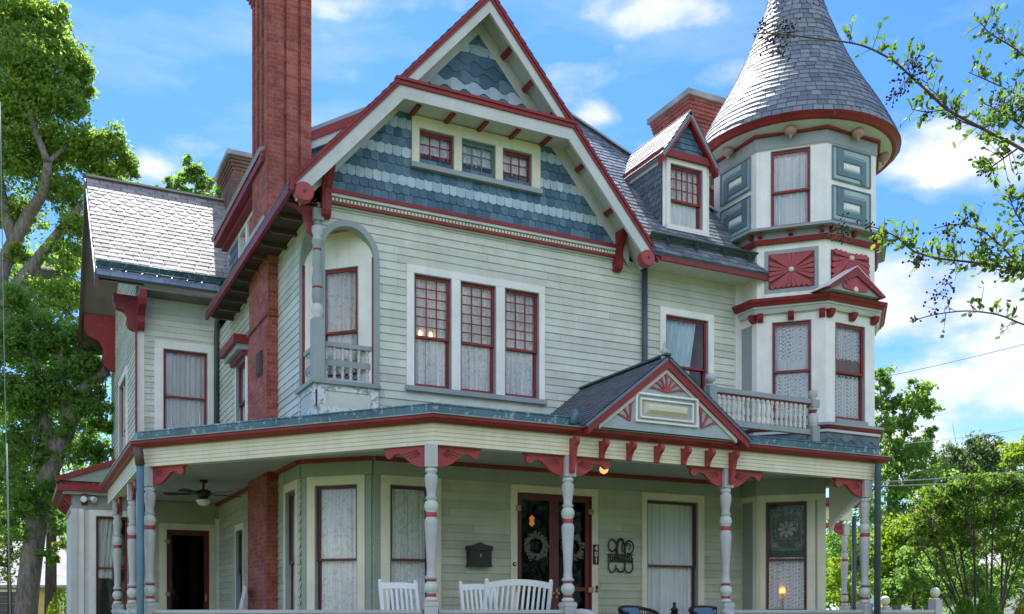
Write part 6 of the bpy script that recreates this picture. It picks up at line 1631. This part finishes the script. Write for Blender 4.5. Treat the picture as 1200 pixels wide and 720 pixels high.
bush('clipped_conifer', 'rounded bright green clipped conifer, the right and taller of the pair', 1158, 696, 15.0, 22, LFT, .055, 6000, 'clipped conifers at the right')
bush('golden_shrub', 'small golden yellow shrub at the right edge beside the clipped conifers', 1200, 709, 14.5, 17, LFY, .06, 2500, None, False)
bush('garden_shrub', 'light green shrub low behind the side bay at the left', 78, 690, 27, 22, LFD, .12, 1500, None, False)
# far woods that read as one mass
P, T = cluster([(onD(u, 715-h*.45, zz), (zz*.05, zz*.05, h*zz/FPX*.6), int(n_)) for u, h, zz, n_ in [(-160, 260, 75, 1600), (-90, 230, 72, 1600), (-30, 200, 70, 1800), (30, 150, 70, 1800), (90, 150, 75, 1800), (150, 160, 80, 1500), (960, 90, 85, 1500), (1010, 110, 80, 1600), (1060, 120, 85, 1600), (1110, 120, 90, 1600), (1160, 130, 90, 1600), (1210, 140, 85, 1600), (1270, 160, 80, 1600), (1340, 180, 80, 1600)]], 40, .22)
o = leaf_mesh('far_wood', P, .62, LFC, None, T); o['kind'] = 'stuff'; o['label'] = 'distant wood behind the houses'
# trees on the other side of the street, behind the viewer: the windows mirror them
P, T = cluster([((x, y, h*.52), (6.8, 6, h*.5), 3600) for x, y, h in [(-34, -26, 13), (-22, -30, 14), (-10, -28, 13), (2, -31, 15), (14, -28, 13), (26, -30, 14), (-46, -22, 13), (38, -26, 13), (50, -20, 13)]], 40, .2)
o = leaf_mesh('street_wood', P, .75, LFC, None, T); o['kind'] = 'stuff'; o['label'] = 'line of leafy trees across the street, mirrored in the windows'
# near crape myrtle whose branches reach in from the right
z = 5.2
tb_ = Vector((px(1330, 715, z).x, px(1330, 715, z).y, 0))
t = empty('crape_myrtle', tb_, 'near crape myrtle with long arching branches and dark seed clusters reaching in from the right', 'tree')
branches = [[(1300, 330), (1255, 215), (1195, 173), (1150, 151), (1108, 129), (1090, 110), (1070, 92), (1045, 69), (1010, 52), (975, 47), (935, 42), (900, 39), (882, 40)],
            [(1310, 420), (1260, 330), (1200, 317), (1150, 309), (1100, 303), (1070, 296), (1052, 278), (1030, 268), (1008, 263)],
            [(1310, 450), (1260, 400), (1200, 381), (1170, 368), (1130, 364), (1100, 368), (1066, 377)],
            [(1290, 300), (1250, 170), (1205, 118), (1170, 100), (1135, 85)], [(1280, 260), (1240, 120), (1200, 62), (1160, 40), (1150, 28)],
            [(1200, 317), (1175, 290), (1150, 268), (1120, 262), (1095, 268)], [(1150, 151), (1120, 140), (1105, 118), (1085, 100)], [(1195, 173), (1170, 190), (1150, 205)], [(1260, 330), (1220, 290), (1190, 250), (1180, 225)], [(1150, 151), (1175, 140), (1200, 125)],
            [(1108, 129), (1085, 132), (1068, 128)], [(1070, 92), (1062, 78), (1080, 65)], [(1255, 215), (1215, 160), (1170, 130), (1150, 120)]]
BZ = [0, .15, -.1, .3, .5, .2, .05, -.1, .25, .1, .0, .05, .2]
BR_ = [.010, .009, .006, .007, .007, .005, .005, .005, .006, .005, .003, .003, .006]
rs_ = random.Random(4)
LP, LD, LT, PD = [], [], [], []
tr3 = []
for bi, (b, dz) in enumerate(zip(branches, BZ)):
    pts = [px(u, v, z+dz+.15*i/len(b)) for i, (u, v) in enumerate(b)]; tr3.append(pts)
top = px(1325, 480, z); mb = MB(); limb(mb, [tb_, px(1328, 620, z), top], .06, .04, 9)
for pts in tr3[:5]: limb(mb, [top, top.lerp(pts[0], .6), pts[0]], .024, .014, 7, .004)
for pts, r0 in zip(tr3, BR_): limb(mb, pts, r0, .0025, 7, .002)
def along(pts, f):
    L_ = [(b-a).length for a, b in zip(pts[:-1], pts[1:])]; s = f*sum(L_)
    for a, b, l in zip(pts[:-1], pts[1:], L_):
        if s <= l: return a.lerp(b, s/l), (b-a).normalized()
        s -= l
    return pts[-1], (pts[-1]-pts[-2]).normalized()
dens = [(.22, .80, 130), (.22, .93, 280), (.30, .85, 46), (.25, 1, 110), (.2, 1, 170), (.0, .8, 80), (.2, 1, 34), (.1, .9, 40), (.1, 1, 130), (.1, 1, 70), (.4, 1, 14), (.3, 1, 12), (.2, 1, 60)]
tw = mb
for (f0, f1, n), pts, bi in zip(dens, tr3, range(99)):
    for k in range(int(n*.60)):
        f = rs_.uniform(f0, f1) if bi else f0+(f1-f0)*rs_.random()**1.4
        p, d = along(pts, f); side = Vector((rs_.gauss(0, 1), rs_.gauss(0, 1), rs_.gauss(.45, .8))); side = (side-d*side.dot(d)).normalized()
        q = p+side*rs_.uniform(.03, .13)+d*rs_.uniform(.0, .05); tw.tube([p, q], [.002, .001], 4, cap=False)
        for _ in range(rs_.randint(3, 6)):
            c = p.lerp(q, rs_.uniform(.2, 1.15)); dv = (side*.7+d*.4+Vector((rs_.gauss(0, .6), rs_.gauss(0, .6), rs_.gauss(.1, .5)))).normalized()
            LP.append(c+dv*.017); LD.append(dv); LT.append(rs_.uniform(0, .9))
mb.build('trunk', BARKM, t, tb_)
leaf_mesh('crown', np.array([tuple(p) for p in LP]), .036, LFN, t, np.array(LT), up=.2, loc=tb_, D=np.array([tuple(d) for d in LD]), aspect=.52, oval=True)
pods = MB()
def pod_cluster(c, r, n):
    for _ in range(n):
        p = Vector(c)+Vector((rs_.gauss(0, r), rs_.gauss(0, r), rs_.gauss(-.01, r*.8))); s = rs_.uniform(.0045, .0075)
        pods.lathe(p, [(.001, -s), (s*.8, -s*.5), (s, .1*s), (s*.7, s*.8), (.001, s)], 6)
        if rs_.random() < .8: pods.tube([p, p+(Vector(c)-p)*rs_.uniform(.4, 1)], .0012, 3, cap=False)
for u, v, r, n, dz in [(905, 40, 18, 60, .12), (890, 30, 8, 16, .12), (912, 58, 10, 26, .12), (925, 30, 8, 20, .12), (1060, 95, 14, 34, 0), (1070, 72, 10, 22, 0), (1048, 112, 10, 20, 0), (1085, 132, 5, 10, 0), (1075, 78, 8, 10, 0), (1175, 122, 14, 34, .1), (1155, 195, 10, 24, 0),
                        (985, 268, 16, 44, .25), (1020, 262, 6, 12, .25), (1075, 305, 14, 40, .2), (1110, 270, 16, 40, .2), (1130, 258, 10, 24, .2), (1110, 330, 12, 22, .2), (1100, 345, 10, 18, .1), (1095, 362, 8, 12, -.1), (1072, 372, 6, 9, -.1), (1075, 85, 6, 8, 0), (1150, 285, 12, 24, .2), (1180, 320, 10, 18, .2)]:
    pod_cluster(px(u, v, z+dz), pr(r, z)*.6, n)
pods.build('seed_pods', PODS, t, tb_)
# ------------------------------------------------------------------ wires, neighbours
def wire(label, p, q, r, sag):
    p, q = Vector(p), Vector(q); mb = MB(); pts = []
    for k in range(21):
        f = k/20; pts.append(p.lerp(q, f)-Vector((0, 0, sag*4*f*(1-f))))
    mb.tube(pts, r, 5); o = mb.build('utility_wire', WIRE, None, p); tag(o, label, 'wire')
wire('thin single wire crossing the clouds above the right hand trees', px(985, 452, 30), px(1320, 370, 30), .010, .12)
wire('short thin wire above the round topped tree', px(1060, 520, 40), px(1320, 478, 34), .010, .15)
wire('upper of the two pale cables running in front of the right trees', px(1010, 566, 22), px(1330, 533, 26), .016, .12)
wire('lower of the two pale cables running in front of the right trees', px(1010, 570, 22), px(1330, 541, 26), .016, .16)
t = MB(); t.tube([px(0, 120, 11), px(2, 240, 11), px(5, 420, 11), px(9, 600, 11), px(12, 735, 11)], [.0055]*5, 6); t.tube([px(7.2, 520, 11)+Vector((.004, 0, 0)), px(12, 735, 11)+Vector((.004, 0, 0))], .009, 8)
o = t.build('guy_wire', WIRE, None, px(12, 735, 11)); tag(o, 'slanting grey guy wire with a sleeve at the far left edge', 'guy wire')
def cottage(label, c, yaw, W_, D_, H_, rise, wall, roof, wins):
    t = empty('neighbour_house', (c[0], c[1], 0), label, 'house'); A = Vector((math.cos(yaw), math.sin(yaw), 0)); fr = F3((c[0], c[1], 0), A); N_ = fr.N
    mb = MB(); clap(mb, fr, -W_/2, W_/2, .3, H_, exp=.15)
    for a, s in ((-W_/2, -1), (W_/2, 1)):
        g = F3(fr.P(a, 0, 0), N_*-s*-1 if s > 0 else N_*1.0)
        mb.face([fr.P(a, .3, 0), fr.P(a, .3, -D_), fr.P(a, H_, -D_), fr.P(a, H_+rise, -D_/2), fr.P(a, H_, 0)])
    mb.face([fr.P(-W_/2, .3, -D_), fr.P(W_/2, .3, -D_), fr.P(W_/2, H_, -D_), fr.P(-W_/2, H_, -D_)]); tobj('wall', mb, wall, t)
    mb = MB(); e = .35; sl2 = rise/(D_/2)
    for s in (0, 1):
        f0 = e if s == 0 else -D_-e; zz = H_-e*sl2
        q = [fr.P(-W_/2-e, zz, f0), fr.P(W_/2+e, zz, f0), fr.P(W_/2+e, H_+rise, -D_/2), fr.P(-W_/2-e, H_+rise, -D_/2)]
        mb.face(q); mb.face([p+Vector((0, 0, .12)) for p in q[::-1]])
        mb.face([q[0], q[1], q[1]+Vector((0, 0, .12)), q[0]+Vector((0, 0, .12))])
    tobj('roof', mb, roof, t)
    for a in wins:
        mb = MB(); frame_rect(mb, fr, a-.55, a+.55, 1.2, 2.6, .1, 0, .05); w_ = tobj('window', mb, WHITE, t); mb = MB(); mb.face([fr.P(a-.45, 1.3, .02), fr.P(a+.45, 1.3, .02), fr.P(a+.45, 2.5, .02), fr.P(a-.45, 2.5, .02)]); tobj('pane', mb, DIMGL, w_)
cottage('low yellow neighbouring house with a pale roof behind the left trees', px(35, 715, 46), rad(-22), 12, 8, 2.9, 2.4, YELLOW, DULLROOF, (-4, -1, 2, 4.5))
cottage('low white neighbouring house glimpsed through the crape myrtle stems', px(1165, 715, 48), rad(-28), 9, 7, 3.0, 1.8, WHITE, DULLROOF, (-3, 0, 3))
g = MB(); g.face([(-400, -300, 0), (600, -300, 0), (600, 600, 0), (-400, 600, 0)])
m, nt, ns, ln = new_mat('lawn_grass'); gp = ns.new('ShaderNodeNewGeometry').outputs['Position']
c = ramp(ns, ln, noise(ns, ln, gp, .9, 8, .7), [(.3, (.065, .09, .028)), (.7, (.12, .14, .055))])
LAWN = finish(m, ns, ln, c, .9, bump(ns, ln, noise(ns, ln, gp, 40, 4), .6, .03), .2)
struct(g.build('lawn', LAWN))
BANKS = [(782, 8, .10, .028, 1.05), (1145, 190, .10, .045, 1.0), (1110, 350, .20, .055, 1.15), (1120, 470, .22, .06, .85), (700, 138, .03, .016, .7), (850, 80, .04, .02, .6), (470, 0, .12, .02, .75), (195, 205, .08, .04, .7), (1190, 410, .12, .05, .7), (1060, 540, .2, .06, .9)]
CLV, EXPO = 3.2, 1.5
GRAD = [(0, (.42, .53, .67)), (.25, (.335, .47, .665)), (.55, (.30, .48, .72)), (1, (.75, .85, 1))]
# ------------------------------------------------------------------ camera, light, sky
SC.render.resolution_x, SC.render.resolution_y = 1024, 614
cam = bpy.data.cameras.new('camera'); co = bpy.data.objects.new('camera', cam); COL.objects.link(co)
co.location = (0, 0, EYE); co.rotation_euler = (rad(90), 0, -TH)
cam.sensor_width = 36; cam.lens = 36*FPX/1200; cam.shift_y = (HV-360)/1200; cam.clip_end = 3000
SC.camera = co
SUN_EL, SUN_AZ = rad(57), rad(13)                   # azimuth from +Y towards +X: the sun stands behind the house, a little to the right
sd = Vector((math.sin(SUN_AZ)*math.cos(SUN_EL), math.cos(SUN_AZ)*math.cos(SUN_EL), math.sin(SUN_EL)))
sl_ = bpy.data.lights.new('sun', 'SUN'); sl_.energy = 5.0; sl_.angle = rad(.5); sl_.color = (1, .955, .88)
so = bpy.data.objects.new('sun', sl_); COL.objects.link(so); so.location = (0, 0, 40); so.rotation_euler = sd.to_track_quat('Z', 'Y').to_euler()
w = bpy.data.worlds.new('World'); SC.world = w; w.use_nodes = True
nt = w.node_tree; ns, ln = nt.nodes, nt.links; ns.clear()
sky = ns.new('ShaderNodeTexSky'); sky.sky_type = 'NISHITA'; sky.sun_disc = False; sky.sun_elevation = SUN_EL; sky.sun_rotation = SUN_AZ
sky.air_density = 1.0; sky.dust_density = .3; sky.ozone_density = 3.0; sky.altitude = 200
tc = ns.new('ShaderNodeTexCoord').outputs['Generated']
SKYK = .13
hs = ns.new('ShaderNodeHueSaturation'); hs.inputs['Saturation'].default_value = 1.12; hs.inputs['Value'].default_value = 1.0; ln.new(sky.outputs[0], hs.inputs['Color'])
# clouds: billowy noise inside a few cloud banks
def fbm(scale, detail, vs):
    return noise(ns, ln, tc, scale, detail, .55, vs)
n1 = fbm(11, 10, (1, 1, 2.0)); n2 = fbm(3.2, 5, (1, 1, 2.2))
def math_(op, a, b):
    m = ns.new('ShaderNodeMath'); m.operation = op
    for i, x in enumerate((a, b)):
        if isinstance(x, bpy.types.NodeSocket): ln.new(x, m.inputs[i])
        else: m.inputs[i].default_value = x
    return m.outputs[0]
def bank(u, v, ru, rv):
    d = Vector(ray(u, v)).normalized(); right = Vector((CC, -CS, 0)); upv = right.cross(d).normalized()*-1
    def dot(vec):
        n = ns.new('ShaderNodeVectorMath'); n.operation = 'DOT_PRODUCT'; ln.new(tc, n.inputs[0]); n.inputs[1].default_value = vec; return n.outputs['Value']
    a = math_('DIVIDE', dot(right-d*right.dot(d)), ru); b = math_('DIVIDE', dot(upv), rv)
    r2 = math_('ADD', math_('MULTIPLY', a, a), math_('MULTIPLY', b, b))
    front = math_('GREATER_THAN', dot(d), 0)
    return math_('MULTIPLY', math_('MAXIMUM', math_('SUBTRACT', 1, r2), 0), front)
REAR_FILL = [((-.3, -.8, .55), 1.0), ((.55, -.7, .45), .9), ((-.9, -.3, .4), .8)]
tot = None
for dv_, k_ in REAR_FILL:                                # unseen cloud added behind the viewer to brighten and whiten the facade
    n_ = ns.new('ShaderNodeVectorMath'); n_.operation = 'DOT_PRODUCT'; ln.new(tc, n_.inputs[0]); n_.inputs[1].default_value = Vector(dv_).normalized()
    b = math_('MULTIPLY', math_('MAXIMUM', math_('MULTIPLY', math_('SUBTRACT', n_.outputs['Value'], .80), 5), 0), k_); tot = b if tot is None else math_('MAXIMUM', tot, b)
for bk in BANKS:
    b = math_('MULTIPLY', bank(*bk[:4]), bk[4]); tot = b if tot is None else math_('MAXIMUM', tot, b)
den = math_('ADD', math_('MULTIPLY', tot, .40), math_('ADD', math_('MULTIPLY', n1, .95), math_('MULTIPLY', n2, .45)))
gen = math_('MULTIPLY', math_('GREATER_THAN', .5, .4), 0)
fac = ramp(ns, ln, math_('MULTIPLY', den, .5), [(.41, 0), (.47, .28), (.535, .78), (.63, .99)])
thin = ramp(ns, ln, noise(ns, ln, tc, 4.5, 8, .6, (1, 1, 4.0)), [(.48, 0), (.78, .34)])
fac = math_('MAXIMUM', fac, thin)
shade = ramp(ns, ln, n1, [(.35, (.70, .78, .90)), (.6, (1, 1, 1))])
cl = ns.new('ShaderNodeMix'); cl.data_type = 'RGBA'; cl.blend_type = 'MULTIPLY'; cl.inputs[0].default_value = 1
ln.new(shade, cl.inputs[6])
rn = ns.new('ShaderNodeVectorMath'); rn.operation = 'DOT_PRODUCT'; ln.new(tc, rn.inputs[0]); rn.inputs[1].default_value = (-CS, -CC, 0)
lum = math_('ADD', CLV, math_('MULTIPLY', math_('MAXIMUM', rn.outputs['Value'], 0), CLV*2.3))   # extra brightness for the added clouds that light the facade
cb = ns.new('ShaderNodeCombineColor'); ln.new(lum, cb.inputs[0]); ln.new(lum, cb.inputs[1]); ln.new(lum, cb.inputs[2]); ln.new(cb.outputs[0], cl.inputs[7])
sep = ns.new('ShaderNodeSeparateXYZ'); ln.new(tc, sep.inputs[0])
grad = ramp(ns, ln, sep.outputs['Z'], GRAD)
sm = mixc(ns, ln, 1, hs.outputs[0], grad, 'MULTIPLY')
mx = ns.new('ShaderNodeMix'); mx.data_type = 'RGBA'; ln.new(fac, mx.inputs[0]); ln.new(sm, mx.inputs[6]); ln.new(cl.outputs[2], mx.inputs[7])
bg = ns.new('ShaderNodeBackground'); bg.inputs[1].default_value = SKYK; ln.new(mx.outputs[2], bg.inputs[0])
out = ns.new('ShaderNodeOutputWorld'); ln.new(bg.outputs[0], out.inputs[0])
SC.view_settings.view_transform = 'Standard'; SC.view_settings.look = 'None'; SC.view_settings.gamma = 1; SC.view_settings.use_curve_mapping = False
SC.view_settings.exposure = EXPO
